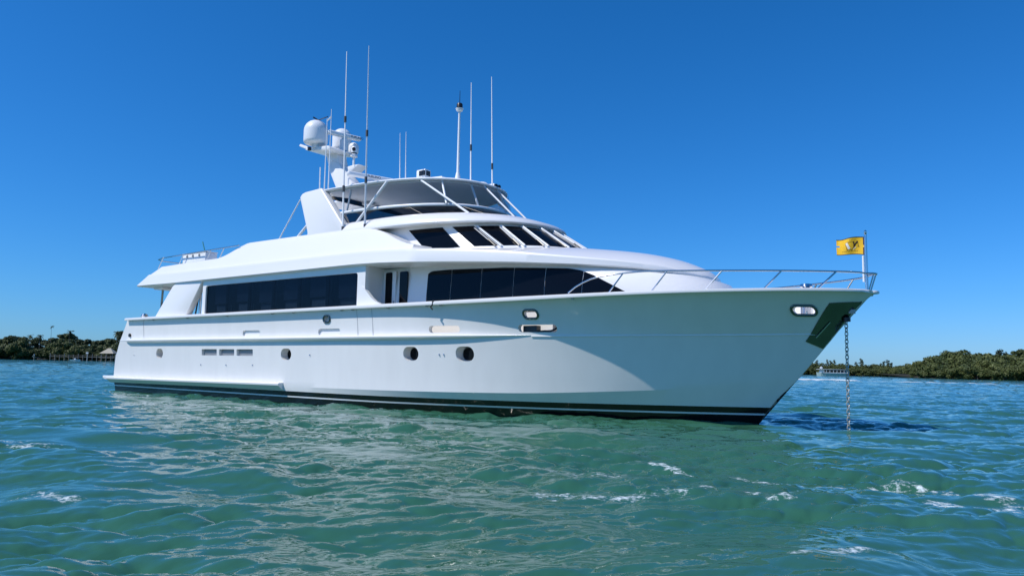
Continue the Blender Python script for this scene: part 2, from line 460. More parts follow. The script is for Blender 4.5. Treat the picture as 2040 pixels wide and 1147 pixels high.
for X in (3.5, 6.0, 8.6, 11.2, 12.3, 14.6, 15.1, 16.6, 18.1, 18.6, 22.6):
    y = -float(b_rail(X)); z = float(z_rail(X))
    MB().box(X - 0.03, X + 0.03, y - 0.07, y - 0.01, z - 0.115, z - 0.070).build('fender_hook', M['recess'], yacht)
MB().tube([(18.42, -3.5, 3.06), (18.40, -3.495, 2.94), (18.33, -3.495, 2.87), (18.40, -3.49, 2.80)], 0.022).build('rope_end', M['black'], yacht)
# oval hawse rings in polished steel
def ring_oval(name, cx, cz, w, h, r, tube_r, out, holder=None, fill=None):
    pts = rrect(cx, cz, w, h, r, 5); pts.append(pts[0]); pts.append(pts[1])
    P3 = [(x, side_y(x, z) - out, z) for x, z in pts]
    o = MB().tube(P3, tube_r, 8).build(name, M['reflsteel'], yacht, smooth=60)
    if fill:
        q = rrect(cx, cz, w - 0.02, h - 0.02, r, 5)
        a = [(x, side_y(x, z) - out * 1.2, z) for x, z in q]; n = len(a)
        MB().add(a + [(x, yy + 0.03, z) for x, yy, z in a], [tuple(range(n)), tuple(range(2 * n - 1, n - 1, -1))] + [(i, i + n, (i + 1) % n + n, (i + 1) % n) for i in range(n)]).build('fairlead_liner', fill, o, smooth=0)
    return o
ring_oval('hawse_ring', 13.86, 2.65, 0.30, 0.21, 0.10, 0.030, 0.012)
ring_oval('hawse_ring', 21.28, 2.63, 0.40, 0.21, 0.10, 0.030, 0.012)
ring_oval('hawse_ring', 27.36, 2.70, 0.46, 0.20, 0.095, 0.035, 0.012)

# ---- polished anchor pocket plate wrapped on the bow
def hull_pt(X, z, out=0.0):
    b = -side_y(X, z); e = 0.02
    bx = (-side_y(X + e, z) + side_y(X - e, z)) / (2 * e); bz = (-side_y(X, z + e) + side_y(X, z - e)) / (2 * e)
    n = Vector((-bx, -1, -bz)).normalized()
    return Vector((X, -b, z)) + n * out
quad = [(28.06, 2.90), (28.40, 2.84), (27.60, 1.86), (27.25, 2.07)]
def bil(q, s, t):
    a = [q[0][i] + (q[1][i] - q[0][i]) * s for i in (0, 1)]; b = [q[3][i] + (q[2][i] - q[3][i]) * s for i in (0, 1)]
    return a[0] + (b[0] - a[0]) * t, a[1] + (b[1] - a[1]) * t
stem_x = lambda z: float(stem(z))
vsq = []; NS, NT = 10, 20
for o_ in (0.018, -0.05):
    for i in range(NT + 1):
        for j in range(NS + 1):
            t = i / NT; z = 2.92 + (1.86 - 2.92) * t
            zz = z - 0.05 * (1 - j / NS) * (1 - t) + 0.16 * (1 - j / NS) * t
            xr = stem_x(zz) - 0.02; xl = xr - (0.52 - 0.08 * t)
            X = xl + (xr - xl) * j / NS
            vsq.append(tuple(hull_pt(X, zz, o_)))
fsq = []; w_ = NS + 1; half_n = w_ * (NT + 1)
for i in range(NT):
    for j in range(NS):
        a = i * w_ + j; fsq.append((a, a + 1, a + w_ + 1, a + w_)); fsq.append((a + half_n, a + w_ + half_n, a + w_ + 1 + half_n, a + 1 + half_n))
bd = [j for j in range(w_)] + [i * w_ + NS for i in range(1, NT + 1)] + [NT * w_ + j for j in range(NS - 1, -1, -1)] + [i * w_ for i in range(NT - 1, 0, -1)]
for k in range(len(bd)):
    a, b = bd[k], bd[(k + 1) % len(bd)]; fsq.append((a, a + half_n, b + half_n, b))
ap = MB().add(vsq, fsq).build('anchor_plate', M['reflsteel'], yacht, smooth=40)
p0 = hull_pt(27.45, 2.12, 0.035); p1 = hull_pt(27.78, 2.48, 0.035)
MB().tube([p0, p1], 0.018, 6).build('anchor_shank', M['steel'], ap)
p2 = hull_pt(28.20, 2.72, 0.04)
MB().box(p2.x - 0.07, p2.x + 0.07, p2.y - 0.03, p2.y + 0.03, p2.z - 0.05, p2.z + 0.05).build('anchor_roller', M['recess'], ap, bevel=0.01)
MB().lathe([(0.02, -0.05), (0.085, -0.045), (0.085, 0.045), (0.02, 0.05)], (28.10, -0.10, 2.52), 14).build('chain_stopper', M['black'], yacht)

# ---- main deck house --------------------------------------------------
def supell(cx, nose, hw, n, z, xa, N=40, y_sh=0.0):
    # outline in plan: straight sides from xa, rounded nose; starboard side first
    out = [(xa, -hw, z)]
    k = 6
    for i in range(1, k): out.append((xa + (cx - xa) * i / k, -hw, z))
    for i in range(N + 1):
        t = -math.pi / 2 + math.pi * i / N
        c, s = math.cos(t), math.sin(t)
        out.append((cx + (nose - cx) * abs(c) ** (2 / n), hw * math.copysign(abs(s) ** (2 / n), s), z))
    for i in range(k - 1, 0, -1): out.append((xa + (cx - xa) * i / k, hw, z))
    out.append((xa, hw, z))
    return out
# forward trunk with a raked front
tr = [supell(20.2, 25.82, 2.50, 2.5, 2.52, 15.3), supell(20.2, 25.55, 2.50, 2.5, 3.1, 15.3), supell(20.2, 25.22, 2.48, 2.5, 3.5, 15.3), supell(20.2, 24.6, 2.45, 2.5, 3.75, 15.3), supell(19.5, 23.0, 2.42, 2.5, 4.2, 15.3)]
MB().loft(tr).build('forward_deckhouse', M['gel'], yacht, smooth=40)
MB().box(15.36, 21.6, -2.44, 2.44, 2.04, 2.56).build('deckhouse_base', M['gel'], yacht, smooth=0)
# aft saloon: walls with real openings, tinted panes and a hollow inside
def wall(name, x0, x1, y, th, z0, z1, holes, m):
    w = MB().box(x0, x1, y - th / 2, y + th / 2, z0, z1).build(name, m, yacht, smooth=0)
    cs = [MB().prism(rrect((a + b) / 2, (c + d) / 2, b - a, d - c, r), y - 0.5, y + 0.5).build('cut', m, None, smooth=0) for a, b, c, d, r in holes]
    if cs: cut(w, cs)
    return w
sw = wall('saloon_side', 6.70, 15.42, -3.17, 0.14, 2.07, 4.24, [(6.90, 15.08, 2.88, 4.03, 0.09)], M['gel'])
pw_holes = [(7.2 + k * 1.34, 7.2 + k * 1.34 + 1.10, 2.90, 4.03, 0.05) for k in range(6)]
wall('saloon_side', 6.70, 15.42, 3.17, 0.14, 2.07, 4.24, pw_holes, M['gel'])
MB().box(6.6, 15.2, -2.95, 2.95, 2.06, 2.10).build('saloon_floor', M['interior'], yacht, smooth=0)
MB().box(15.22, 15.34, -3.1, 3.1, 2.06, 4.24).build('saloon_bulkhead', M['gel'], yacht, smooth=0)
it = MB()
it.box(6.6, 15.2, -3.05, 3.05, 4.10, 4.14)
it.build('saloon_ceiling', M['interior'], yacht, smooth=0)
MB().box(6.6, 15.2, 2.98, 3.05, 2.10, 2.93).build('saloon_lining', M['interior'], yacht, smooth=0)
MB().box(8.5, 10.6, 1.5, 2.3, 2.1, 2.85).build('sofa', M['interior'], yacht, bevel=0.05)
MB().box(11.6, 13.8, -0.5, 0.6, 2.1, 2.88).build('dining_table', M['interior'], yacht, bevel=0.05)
win = empty('saloon_window'); win.parent = yacht
edges = [6.905, 8.27, 9.60, 10.95, 12.32, 13.72, 15.075]
for k in range(6):
    a, b = edges[k] + 0.006, edges[k + 1] - 0.006
    MB().box(a, b, -3.185, -3.173, 2.885, 4.025).build('pane', M['tint'], win, smooth=0)
for x in edges[1:-1]: MB().box(x - 0.17, x + 0.10, -3.168, -3.12, 2.885, 4.025).build('mullion', M['rubber'], win, smooth=0)
for k in range(6):
    a, b = edges[k] + 0.22, edges[k + 1] - 0.28
    MB().box(a, b, -2.98, -2.95, 3.36 + 0.05 * math.sin(k * 2.1), 4.09).build('blind', M['blind'], win, smooth=0)
    MB().box(a, b, -2.90, -2.84, 2.9, 3.34).build('seat_back', M['seat'], win, bevel=0.01)
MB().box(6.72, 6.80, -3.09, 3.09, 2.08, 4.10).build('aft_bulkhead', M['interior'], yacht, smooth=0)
d_ = MB().box(6.66, 6.715, -1.6, 1.6, 2.1, 3.95).build('aft_door', M['glass'], yacht, smooth=0)
MB().tube([(6.63, 0.1, 2.8), (6.63, 0.1, 3.2)], 0.015).build('handle', M['steel'], d_)
# shoulder that sweeps down from the saloon side to the boarding gate
swp = [(15.30, 2.95), (15.30, 3.62), (15.36, 3.58), (15.45, 3.50), (15.58, 3.38), (15.72, 3.25), (15.88, 3.14), (16.1, 3.06), (16.4, 3.02), (16.4, 2.95)]
MB().prism(swp, -3.26, -3.14).build('shoulder_coaming', M['gel'], yacht)
MB().prism(swp, 3.14, 3.26).build('shoulder_coaming', M['gel'], yacht)
# side door in the forward house with two slim lights
dr = MB().box(15.48, 15.98, -2.535, -2.48, 2.1, 4.10).build('side_door', M['gel'], yacht, bevel=0.008)
MB().prism(rrect(15.70, 3.30, 0.28, 1.55, 0.05), -2.545, -2.536).build('pane', M['glass'], dr, smooth=0)
MB().box(15.93, 15.955, -2.56, -2.536, 2.9, 3.2).build('handle', M['steel'], dr)
sd = MB().prism(rrect(16.30, 3.30, 0.32, 1.55, 0.05), -2.525, -2.485).build('side_light', M['glass'], yacht, smooth=0)
# long forward window tapering to a point, laid on the trunk side
def trunk_y(X, z):
    hw = 2.50 if z < 3.1 else np.interp(z, [3.1, 3.5, 3.75, 4.2], [2.50, 2.48, 2.45, 2.42])
    nose = np.interp(z, [2.0, 3.1, 3.5, 3.75, 4.2], [26.1, 25.55, 25.22, 24.6, 23.0]); cx = np.interp(z, [3.75, 4.2], [20.2, 19.5])
    if X <= cx: return float(hw)
    return float(hw * max(0, 1 - ((X - cx) / (nose - cx)) ** 2.5) ** (1 / 2.5))
fw = empty('forward_window'); fw.parent = yacht
def win_top(X): return float(np.interp(X, [17.2, 18, 20, 22.0, 22.35, 22.7, 23.75], [4.02, 4.03, 3.96, 3.83, 3.76, 3.62, 3.06]))
segs = [17.22, 18.15, 19.25, 20.36, 21.35, 22.42, 23.72]
for k in range(len(segs) - 1):
    a, b = segs[k] + 0.008, segs[k + 1] - 0.008
    N = 10; vs = []; fs = []
    for i in range(N + 1):
        X = a + (b - a) * i / N; zt = win_top(X)
        if k == 0 and i < 2: zt -= (0.07, 0.02)[i]
        for j in range(5):
            z = 2.75 + (max(zt, 2.76) - 2.75) * j / 4
            vs.append((X, -trunk_y(X, z) - 0.016, z))
    for i in range(N):
        for j in range(4):
            q = i * 5 + j; fs.append((q, q + 5, q + 6, q + 1))
    n0 = len(vs)
    vs += [(x, yy + 0.02, z) for x, yy, z in vs]; fs += [tuple(reversed([q + n0 for q in f])) for f in fs]
    MB().add(vs, fs).build('pane', M['glass'], fw, smooth=40)
    if k:
        X = segs[k]
        MB().tube([(X, -trunk_y(X, 2.8) - 0.010, 2.8), (X, -trunk_y(X, win_top(X) - 0.02) - 0.010, win_top(X) - 0.02)], 0.007, 4).build('mullion', M['recess'], fw)

# ---- upper deck slab with fascia, sloped side and sweeping foredeck crown ----
zl = pchip([1.7, 5, 12, 15, 18, 20.2, 21.7, 22.8, 24.0, 24.65, 25.0], [4.25, 4.21, 4.22, 4.23, 4.13, 4.02, 3.92, 3.84, 3.73, 3.63, 3.58])
ye = pchip([1.7, 4, 8, 15, 17, 18, 20.2, 21.7, 22.8, 23.85, 24.45, 24.75, 24.93, 25.0], [3.22, 3.32, 3.38, 3.39, 3.36, 3.26, 2.92, 2.58, 2.26, 1.78, 1.30, 0.86, 0.45, 0.05])
zfa = pchip([1.7, 15, 18, 20, 22, 24, 25.0], [0.46, 0.44, 0.42, 0.36, 0.26, 0.16, 0.05])
zt_ = pchip([1.7, 7.15, 7.5, 8.45, 8.75, 12, 14.9, 15.3, 17.4, 17.9, 25.0], [5.03, 5.06, 5.12, 5.47, 5.54, 5.53, 5.46, 5.40, 4.72, 4.70, 4.0])
zcr = pchip([17.4, 20, 21.15, 22, 23.2, 23.9, 24.55, 24.85, 25.0], [4.76, 4.74, 4.68, 4.58, 4.39, 4.22, 3.97, 3.80, 3.64])
Xu = sorted(set([round(1.75 + i * 0.16, 3) for i in range(100)] + [round(17.75 + i * 0.11, 3) for i in range(64)] + [24.78, 24.85, 24.91, 24.95, 24.98, 25.0]))
rings = []
for X in Xu:
    lo, e, fa = float(zl(X)), float(ye(X)), float(zfa(X))
    rg = lo + fa
    if X < 17.4:
        zt = float(zt_(X)); yt = max(e - 0.14 - (zt - rg) * 0.50, 0.05)
        top = 4.82 if X < 7.3 else max(zt, 4.7)
        if 7.3 <= X < 8.6: top = 4.82 + (zt - 4.82) * (X - 7.3) / 1.3
        hf = [(e - 0.06, lo), (e + 0.02, lo + 0.035), (e - 0.06, rg - 0.10), (e - 0.07, rg - 0.03), (e - 0.09, rg), (e - 0.14, rg + 0.012)]
        for t in (0.25, 0.5, 0.75, 0.93): hf.append((e - 0.14 + (yt - e + 0.14) * t, rg + 0.012 + (zt - rg - 0.012) * t))
        hf += [(yt - 0.03, zt), (yt - 0.10, zt), (yt - 0.14, top)]
    else:
        c = max(float(zcr(X)), rg + 0.01)
        w = min(1, (X - 17.4) / 0.6)
        hf = [(e - 0.06 * min(1, e), lo), (e, lo + 0.035), (e, rg - 0.10 * fa / 0.44), (e * 0.99, rg - 0.03 * fa / 0.44), (e * 0.97, rg), (e * 0.955, rg + 0.012)]
        for t in (0.86, 0.76, 0.66, 0.56, 0.46, 0.36, 0.2):
            s_ = 1 - (t / 0.955) ** 2
            hf.append((e * t, rg + 0.012 + (c - rg - 0.012) * s_))
        top = c
    # the stern end is raked: higher points sit further forward
    sh = max(0.0, 1 - (X - 1.75) / 5.0) * 1.75
    ctr_lo = lo; 
    pts = [(0.0, lo)] + hf + [(0.0, top)]
    ring = [(X + sh * (z - lo), -y, z) for y, z in pts] + [(X + sh * (z - lo), y, z) for y, z in reversed(pts[1:-1])]
    rings.append(ring)
ud = MB().loft(rings).build('upper_deck', M['gel'], yacht, smooth=28)
# soffit lamp housing below the stern overhang
MB().box(2.5, 3.2, -2.9, -2.2, 4.13, 4.24).build('soffit_lamp', M['white'], yacht, bevel=0.03)
# raked wing pillars carrying the overhang
wp = [(3.30, 2.9), (5.62, 2.9), (5.80, 3.05), (6.72, 4.24), (5.05, 4.24), (4.85, 4.20), (4.66, 4.10), (3.55, 3.0)]
MB().prism(wp, -3.30, -3.06).build('wing_pillar', M['gel'], yacht, bevel=0.03)
MB().prism(wp, 3.06, 3.30).build('wing_pillar', M['gel'], yacht, bevel=0.03)
MB().tube([(2.68, -2.6, 4.27), (2.60, -2.6, 2.06)], 0.045).build('stern_stanchion', M['reflsteel'], yacht)
for (a, b) in (((5.98, -2.9, 2.1), (5.98, -2.9, 4.2)), ((6.2, -3.0, 2.1), (6.2, -3.0, 4.2))):
    MB().tube([a, b], 0.03).build('door_post', M['steel'], yacht)
MB().tube([(5.45, -2.4, 4.1), (5.45, -2.4, 3.62), (5.55, -2.4, 3.5), (5.9, -2.4, 3.5)], 0.03).tube([(4.9, -2.5, 2.5), (5.2, -2.5, 3.8)], 0.03).tube([(5.4, -2.4, 3.2), (5.95, -2.4, 3.2)], 0.03).build('stair_handrail', M['reflsteel'], yacht)
MB().lathe([(0.03, 0), (0.12, 0.03), (0.14, 0.12), (0.10, 0.2), (0.03, 0.22)], (1.95, -2.9, 2.95), 12).build('stern_winch', M['steel'], yacht)

# ---- pilothouse with raked windscreen ---------------------------------
def ph_out(t, N=64):
    # t=0 base, 1 top
    return (16.0 - 0.6 * t, 21.25 - 1.50 * t, 2.52 - 0.10 * t, 2.35, 4.55 + 0.90 * t)
def ph_pt(th, t, out=0.0):
    cx, nose, hw, n, z = ph_out(t)
    if th <= -90:        # straight side aft of the curve, th counts metres aft
        x = cx + (th + 90) ; y = -hw; nn = Vector((0, -1, 0.2))
        return Vector((x, y, z)) + nn.normalized() * out
    a = R(th); c, s = math.cos(a), math.sin(a)
    x = cx + (nose - cx) * abs(c) ** (2 / n); y = hw * math.copysign(abs(s) ** (2 / n), s)
    nx = abs(c) ** (2 - 2 / n) / (nose - cx); ny = math.copysign(abs(s) ** (2 - 2 / n), s) / hw
    nrm = Vector((nx, ny, 0)).normalized(); nrm = (nrm + Vector((0, 0, 0.75 * abs(nrm.x) + 0.12))).normalized()
    return Vector((x, y, z)) + nrm * out
ths = [-93.0] + [-90 + 180 * i / 72 for i in range(73)]
rings = []
for t in (0, 0.2, 0.4, 0.6, 0.8, 1.0):
    o_ = [tuple(ph_pt(-90 - 3.0, t))] + [tuple(ph_pt(-90 + 180 * i / 72, t)) for i in range(73)]
    x, y, z = o_[0]; o_.append((x, -y, z)); rings.append(o_)
MB().loft(rings).build('pilothouse', M['gel'], yacht, smooth=40)
def th_at(X, t, sgn=-1):
    lo, hi = -90.0, 0.0
    for _ in range(40):
        mid = (lo + hi) / 2
        if ph_pt(mid, t).x < X: lo = mid
        else: hi = mid
    return lo
def patch(name, thb, tht, t0, t1, out, m, parent, N=8, mirror=False, thick=0.02):
    vs = []
    for o_ in (out, out - thick):
        for i in range(N + 1):
            for j in range(5):
                s_ = i / N; t = t0 + (t1 - t0) * j / 4; f = j / 4
                th = (thb[0] + (thb[1] - thb[0]) * s_) * (1 - f) + (tht[0] + (tht[1] - tht[0]) * s_) * f
                p = ph_pt(th, t, o_); vs.append((p.x, -p.y if mirror else p.y, p.z))
    fs = []; n0 = (N + 1) * 5
    for i in range(N):
        for j in range(4):
            q = i * 5 + j; fs.append((q, q + 5, q + 6, q + 1)); fs.append((q + n0, q + 1 + n0, q + 6 + n0, q + 5 + n0))
    bd = [i * 5 for i in range(N + 1)] + [N * 5 + j for j in range(1, 5)] + [i * 5 + 4 for i in range(N - 1, -1, -1)] + [j for j in range(3, 0, -1)]
    for k in range(len(bd)):
        a, b = bd[k], bd[(k + 1) % len(bd)]; fs.append((a, a + n0, b + n0, b))
    return MB().add(vs, fs).build(name, m, parent, smooth=40)
ws = empty('windscreen'); ws.parent = yacht
# rake is shown by the panes: their feet are further forward than their heads
PANES = [((-60.0, -50.0), (-61.4, -50.9)), ((-47.6, -39.5), (-48.6, -38.0)), ((-37.4, -27.5), (-35.5, -25.2)), ((-24.7, -14.4), (-22.6, -11.6)), ((-11.1, -1.2), (-8.7, -1.2))]
SIDEW = [(-79.6, -65.7), (-81.6, -66.0)]
T0, T1 = 0.14, 0.86
for mir in (False, True):
    for thb, tht in PANES: patch('pane', thb, tht, T0, T1, 0.012, M['glass'], ws, mirror=mir)
    patch('side_window', SIDEW[0], SIDEW[1], T0, T1, 0.014, M['glass'], yacht, mirror=mir)
    for k in range(5):
        thb = PANES[k][0][1] + 1.2; tht = PANES[k][1][1] + 1.2
        a = ph_pt(thb, T0 - 0.03, 0.035); b = ph_pt(tht, T1 + 0.0, 0.035)
        sg = -1 if mir else 1
        if k == 4 and mir: continue
        MB().tube([(a.x, a.y * sg, a.z), (b.x, b.y * sg, b.z)], 0.034, 6).build('mullion', M['white'], ws, smooth=60)
        c_ = ph_pt(thb - 2.6, T0 - 0.04, 0.05); d_ = ph_pt(tht - 2.2, T1 - 0.1, 0.06)
        MB().tube([(c_.x, c_.y * sg, c_.z), (d_.x, d_.y * sg, d_.z)], 0.016, 6).build('wiper', M['recess'], ws)
        MB().tube([(c_.x, c_.y * sg, c_.z), ((c_.x * 2 + d_.x) / 3, (c_.y * 2 + d_.y) / 3 * sg, (c_.z * 2 + d_.z) / 3 + 0.012)], 0.022, 6).build('wiper_arm', M['black'], ws)

# ---- brow above the windscreen and flybridge coaming ------------------
br = [supell(15.0, 19.55, 2.45, 2.35, 5.43, 12.2), supell(15.0, 19.93, 2.80, 2.35, 5.40, 12.2), supell(15.0, 19.98, 2.84, 2.35, 5.44, 12.2), supell(15.0, 19.95, 2.83, 2.35, 5.50, 12.2), supell(15.0, 19.80, 2.78, 2.35, 5.58, 12.2),
      supell(15.0, 19.50, 2.70, 2.35, 5.68, 12.2), supell(15.0, 19.22, 2.62, 2.35, 5.76, 12.2), supell(15.0, 18.98, 2.55, 2.35, 5.80, 12.2), supell(15.0, 18.85, 2.50, 2.35, 5.81, 12.2)]
MB().loft(br).build('brow', M['gel'], yacht, smooth=45)
# smoked flybridge windscreen, white top rail
ob = supell(13.8, 18.92, 2.55, 2.4, 5.79, 12.9); ot = supell(13.4, 17.88, 2.47, 2.4, 6.15, 12.7)
def skin(name, a, b, m, th=0.012, i0=0, i1=None):
    a = a[i0:i1]; b = b[i0:i1]; n = len(a); k = 4
    cx = 14.5
    rows = []
    for j in range(k + 1):
        rows.append([tuple(a[i][q] + (b[i][q] - a[i][q]) * j / k for q in range(3)) for i in range(n)])
    return MB().loft(rows, closed=False, cap0=False, cap1=False).build(name, m, yacht, smooth=60)
N_ = min(len(ob), len(ot))
skin('fly_windscreen', ob, ot, M['smoke'])
MB().tube([(p[0], p[1], p[2] + 0.03) for p in ot], 0.055, 8).build('windscreen_rail', M['white'], yacht, smooth=60)
for k in range(6):
    i = 6 + k * 7
    if i < len(ob): MB().tube([ob[i], ot[i]], 0.018, 6).build('screen_post', M['black'], yacht)
# interior of the flybridge: helm console and seats seen dark through the screen
MB().box(16.2, 17.3, -1.4, 1.4, 5.75, 6.05).box(14.2, 15.0, -1.2, -0.4, 5.75, 6.12).box(14.2, 15.0, 0.4, 1.2, 5.75, 6.12).build('helm_console', M['canvas'], yacht, bevel=0.05)

# ---- hardtop ---------------------------------------------------------
hx = [(2.50, 6.985), (2.57, 6.99), (2.59, 7.02), (2.57, 7.06), (2.45, 7.09)]
def ht(hwd, z, nose_d=0.0): return supell(13.0, 17.66 - (2.59 - hwd) * 1.0, hwd, 2.4, z, 11.75)
camb = lambda w: 0.20 * (1 - (w / 2.5) ** 2)
rt = [ht(2.5, 6.985), ht(2.57, 6.99), ht(2.59, 7.02), ht(2.57, 7.05)] + [ht(w, 7.085 + camb(w)) for w in (2.45, 2.1, 1.7, 1.3, 0.9, 0.5, 0.12)]
MB().loft(rt, cap0=False).build('hardtop', M['white'], yacht, smooth=50)
MB().loft([ht(w, 6.985 + camb(w)) for w in (2.5, 2.46, 2.1, 1.7, 1.3, 0.9, 0.5, 0.12)], cap0=False).build('hardtop_lining', M['canvas'], yacht, smooth=50)
MB().tube([(p[0], p[1] * 1.0, 6.965) for p in ht(2.42, 6.96)], 0.022, 6).build('hardtop_frame', M['white'], yacht)
ct = supell(13.2, 17.72, 2.45, 2.4, 6.96, 12.7)
skin('clear_curtain', [(p[0], p[1], p[2] + 0.085) for p in ot], ct, M['clear'])
def brace(a, b, r=0.035, nm='hardtop_brace', m='white'):
    for s in (1, -1):
        MB().tube([(a[0], a[1] * s, a[2]), (b[0], b[1] * s, b[2])], r, 8).build(nm, M[m], yacht, smooth=60)
brace((15.3, -2.40, 6.97), (14.1, -2.62, 5.62), 0.045)
brace((16.35, -1.95, 6.97), (18.15, -1.78, 5.78), 0.035)
brace((16.85, -1.55, 6.97), (17.3, -1.82, 6.16))
brace((13.55, -2.3, 6.97), (13.35, -2.3, 6.2), 0.03)
brace((17.35, -0.75, 6.97), (17.7, -0.75, 6.16))
brace((17.55, -0.35, 6.97), (18.85, -0.35, 5.78), 0.03)
# ---- radar arch -------------------------------------------------------
al = [(11.36, 6.90), (11.46, 7.02), (11.62, 7.06), (12.45, 7.10), (13.78, 5.72), (13.78, 5.3), (12.02, 5.3), (12.02, 5.60)]
MB().prism(al, -2.80, -2.52, 0.10, 5.7).build('arch_leg', M['gel'], yacht, bevel=0.05, bseg=3)
MB().prism(al, 2.52, 2.80, -0.10, 5.7).build('arch_leg', M['gel'], yacht, bevel=0.05, bseg=3)
MB().prism([(10.6, 7.02), (10.7, 7.12), (11.7, 7.26), (12.3, 7.30), (12.4, 7.22), (11.7, 7.16), (10.7, 6.98)], -0.9, 0.9).build('arch_bridge', M['gel'], yacht, bevel=0.04)
brace((11.38, -2.66, 6.82), (10.42, -2.75, 5.5), 0.02, 'curtain_post', 'white')
brace((12.0, -2.68, 6.0), (11.45, -2.75, 5.5), 0.045, 'curtain_brace', 'white')
brace((11.5, -2.0, 6.82), (11.2, -2.2, 5.5), 0.02, 'curtain_post', 'white')
for s in (1, -1):
    MB().add([(11.38, -2.65 * s, 6.8), (10.42, -2.74 * s, 5.52), (12.0, -2.74 * s, 5.52), (11.95, -2.68 * s, 6.0)], [(0, 1, 2, 3)]).build('aft_curtain', M['clear'], yacht, smooth=0)

# ---- mast on the arch, domes and radars -------------------------------
mast = empty('radar_mast'); mast.parent = yacht
MB().prism([(9.72, 8.80), (9.92, 9.02), (10.36, 8.82), (12.05, 7.05), (10.75, 7.05)], -0.24, 0.24).build('mast_leg', M['gel'], mast, bevel=0.05)
MB().prism([(9.40, 9.50), (10.10, 9.42), (10.36, 8.72), (9.70, 8.80)], -0.16, 0.30).build('mast_head', M['gel'], mast, bevel=0.05)
pf = MB()
pf.prism([(8.95, 9.44), (9.02, 9.52), (10.3, 9.40), (10.42, 9.30), (10.30, 9.22), (9.3, 9.36)], -0.72, 0.48)
pf.prism([(8.55, 9.66), (8.62, 9.74), (9.05, 9.56), (9.1, 9.42)], -0.72, -0.40)
pf.build('platform', M['gel'], mast, bevel=0.03)
MB().prism([(10.1, 8.50), (10.2, 8.68), (11.0, 8.72), (11.3, 8.70), (10.9, 8.50), (10.4, 8.36)], -0.05, 0.45).build('camera_bracket', M['gel'], mast, bevel=0.05)
def dome(c, r, h):
    pr = [(r * 0.30, -0.16), (r * 0.32, -0.02), (r * 0.86, 0.0), (r * 0.97, 0.04), (r, 0.12), (r * 1.0, h - r * 0.95)]
    for k in range(1, 9):
        a = R(90 * k / 8); pr.append((max(r * math.cos(a), 0.01), h - r * 0.95 + r * 0.95 * math.sin(a)))
    return MB().lathe(pr, c, 32).build('satellite_dome', M['white'], mast, smooth=50)
dome((9.48, -0.65, 9.60), 0.455, 0.93)
dome((9.45, 0.65, 9.66), 0.375, 0.90)
dm = dome((10.05, 0.75, 9.50), 0.20, 0.42); dm.name = 'small_dome'
def radar(c, L, yaw, txt=None):
    a = R(yaw); ux, uy = math.cos(a), math.sin(a)
    mb = MB()
    prof = [(-0.10, -0.05), (-0.06, -0.09), (0.05, -0.09), (0.09, -0.05), (0.10, 0.05), (0.05, 0.08), (-0.06, 0.08), (-0.10, 0.04)]
    rings = []
    for s_, k in ((-L / 2, 0.6), (-L / 2 + 0.05, 1), (L / 2 - 0.05, 1), (L / 2, 0.6)):
        rings.append([(c[0] + ux * s_ - uy * p * k, c[1] + uy * s_ + ux * p * k, c[2] + q * k) for p, q in prof])
    mb.loft(rings)
    o = mb.build('radar_scanner', M['white'], mast, smooth=30)
    MB().lathe([(0.16, -0.62), (0.17, -0.2), (0.10, -0.14), (0.09, -0.09)], c, 16).build('scanner_turret', M['white'], o)
    return o
ra = radar((10.12, 0.20, 10.05), 1.40, 77)
rb = radar((11.9, 0.0, 8.12), 1.85, 73)
for rd, c, L, yaw, w in ((ra, (10.12, 0.20, 10.05), 1.40, 77, 0.5), (rb, (11.9, 0.0, 8.12), 1.85, 73, 0.7)):
    t = text_mb('FURUNO', 0.13); a = R(yaw); off = 0.50 if w == 0.5 else 0.1
    t.v = [(c[0] + math.cos(a) * (off + x) + math.sin(a) * 0.103, c[1] + math.sin(a) * (off + x) - math.cos(a) * 0.103 - zz, c[2] + yy) for x, yy, zz in t.v]
    t.build('lettering', M['letter'], rd, smooth=0)
MB().tube([(10.72, 0.2, 8.68), (10.72, 0.2, 9.12)], 0.045).build('camera_post', M['white'], mast)
fc = MB().lathe([(0.07, 0.0), (0.14, 0.03), (0.13, 0.12), (0.10, 0.14), (0.115, 0.17), (0.115, 0.36), (0.08, 0.43), (0.01, 0.45)], (10.72, 0.2, 9.08), 18).build('thermal_camera', M['white'], mast)
MB().lathe([(0.122, 0.145), (0.122, 0.175)], (10.72, 0.2, 9.08), 18).build('collar', M['black'], fc)
MB().tube([(10.79, 0.12, 9.38), (10.83, 0.08, 9.38)], 0.07, 10).build('lens', M['black'], fc)
for (x, y, z0, z1) in ((10.56, -1.0, 7.05, 10.3), (10.78, -1.0, 7.05, 10.62)):
    MB().tube([(x, y, z0), (x - 0.02, y, z1)], 0.028, 6, 0.012).build('whip_antenna', M['white'], mast)
MB().tube([(10.3, -1.0, 7.05), (10.27, -1.0, 8.5)], 0.025, 6).build('stub_antenna', M['white'], mast)
an = MB().tube([(9.5, -0.62, 10.42), (9.5, -0.62, 10.56), (9.36, -0.72, 10.66)], 0.028, 6).tube([(9.55, -0.65, 10.52), (10.5, -0.95, 10.40)], 0.018, 6)
an.build('wind_sensor', M['black'], mast)
MB().tube([(10.3, -0.8, 10.33), (10.76, -1.0, 10.33)], 0.03, 6).build('sensor_arm', M['white'], mast)
MB().tube([(9.45, -0.9, 9.30), (9.45, -0.9, 9.42)], 0.07, 8).build('deck_light', M['black'], mast)

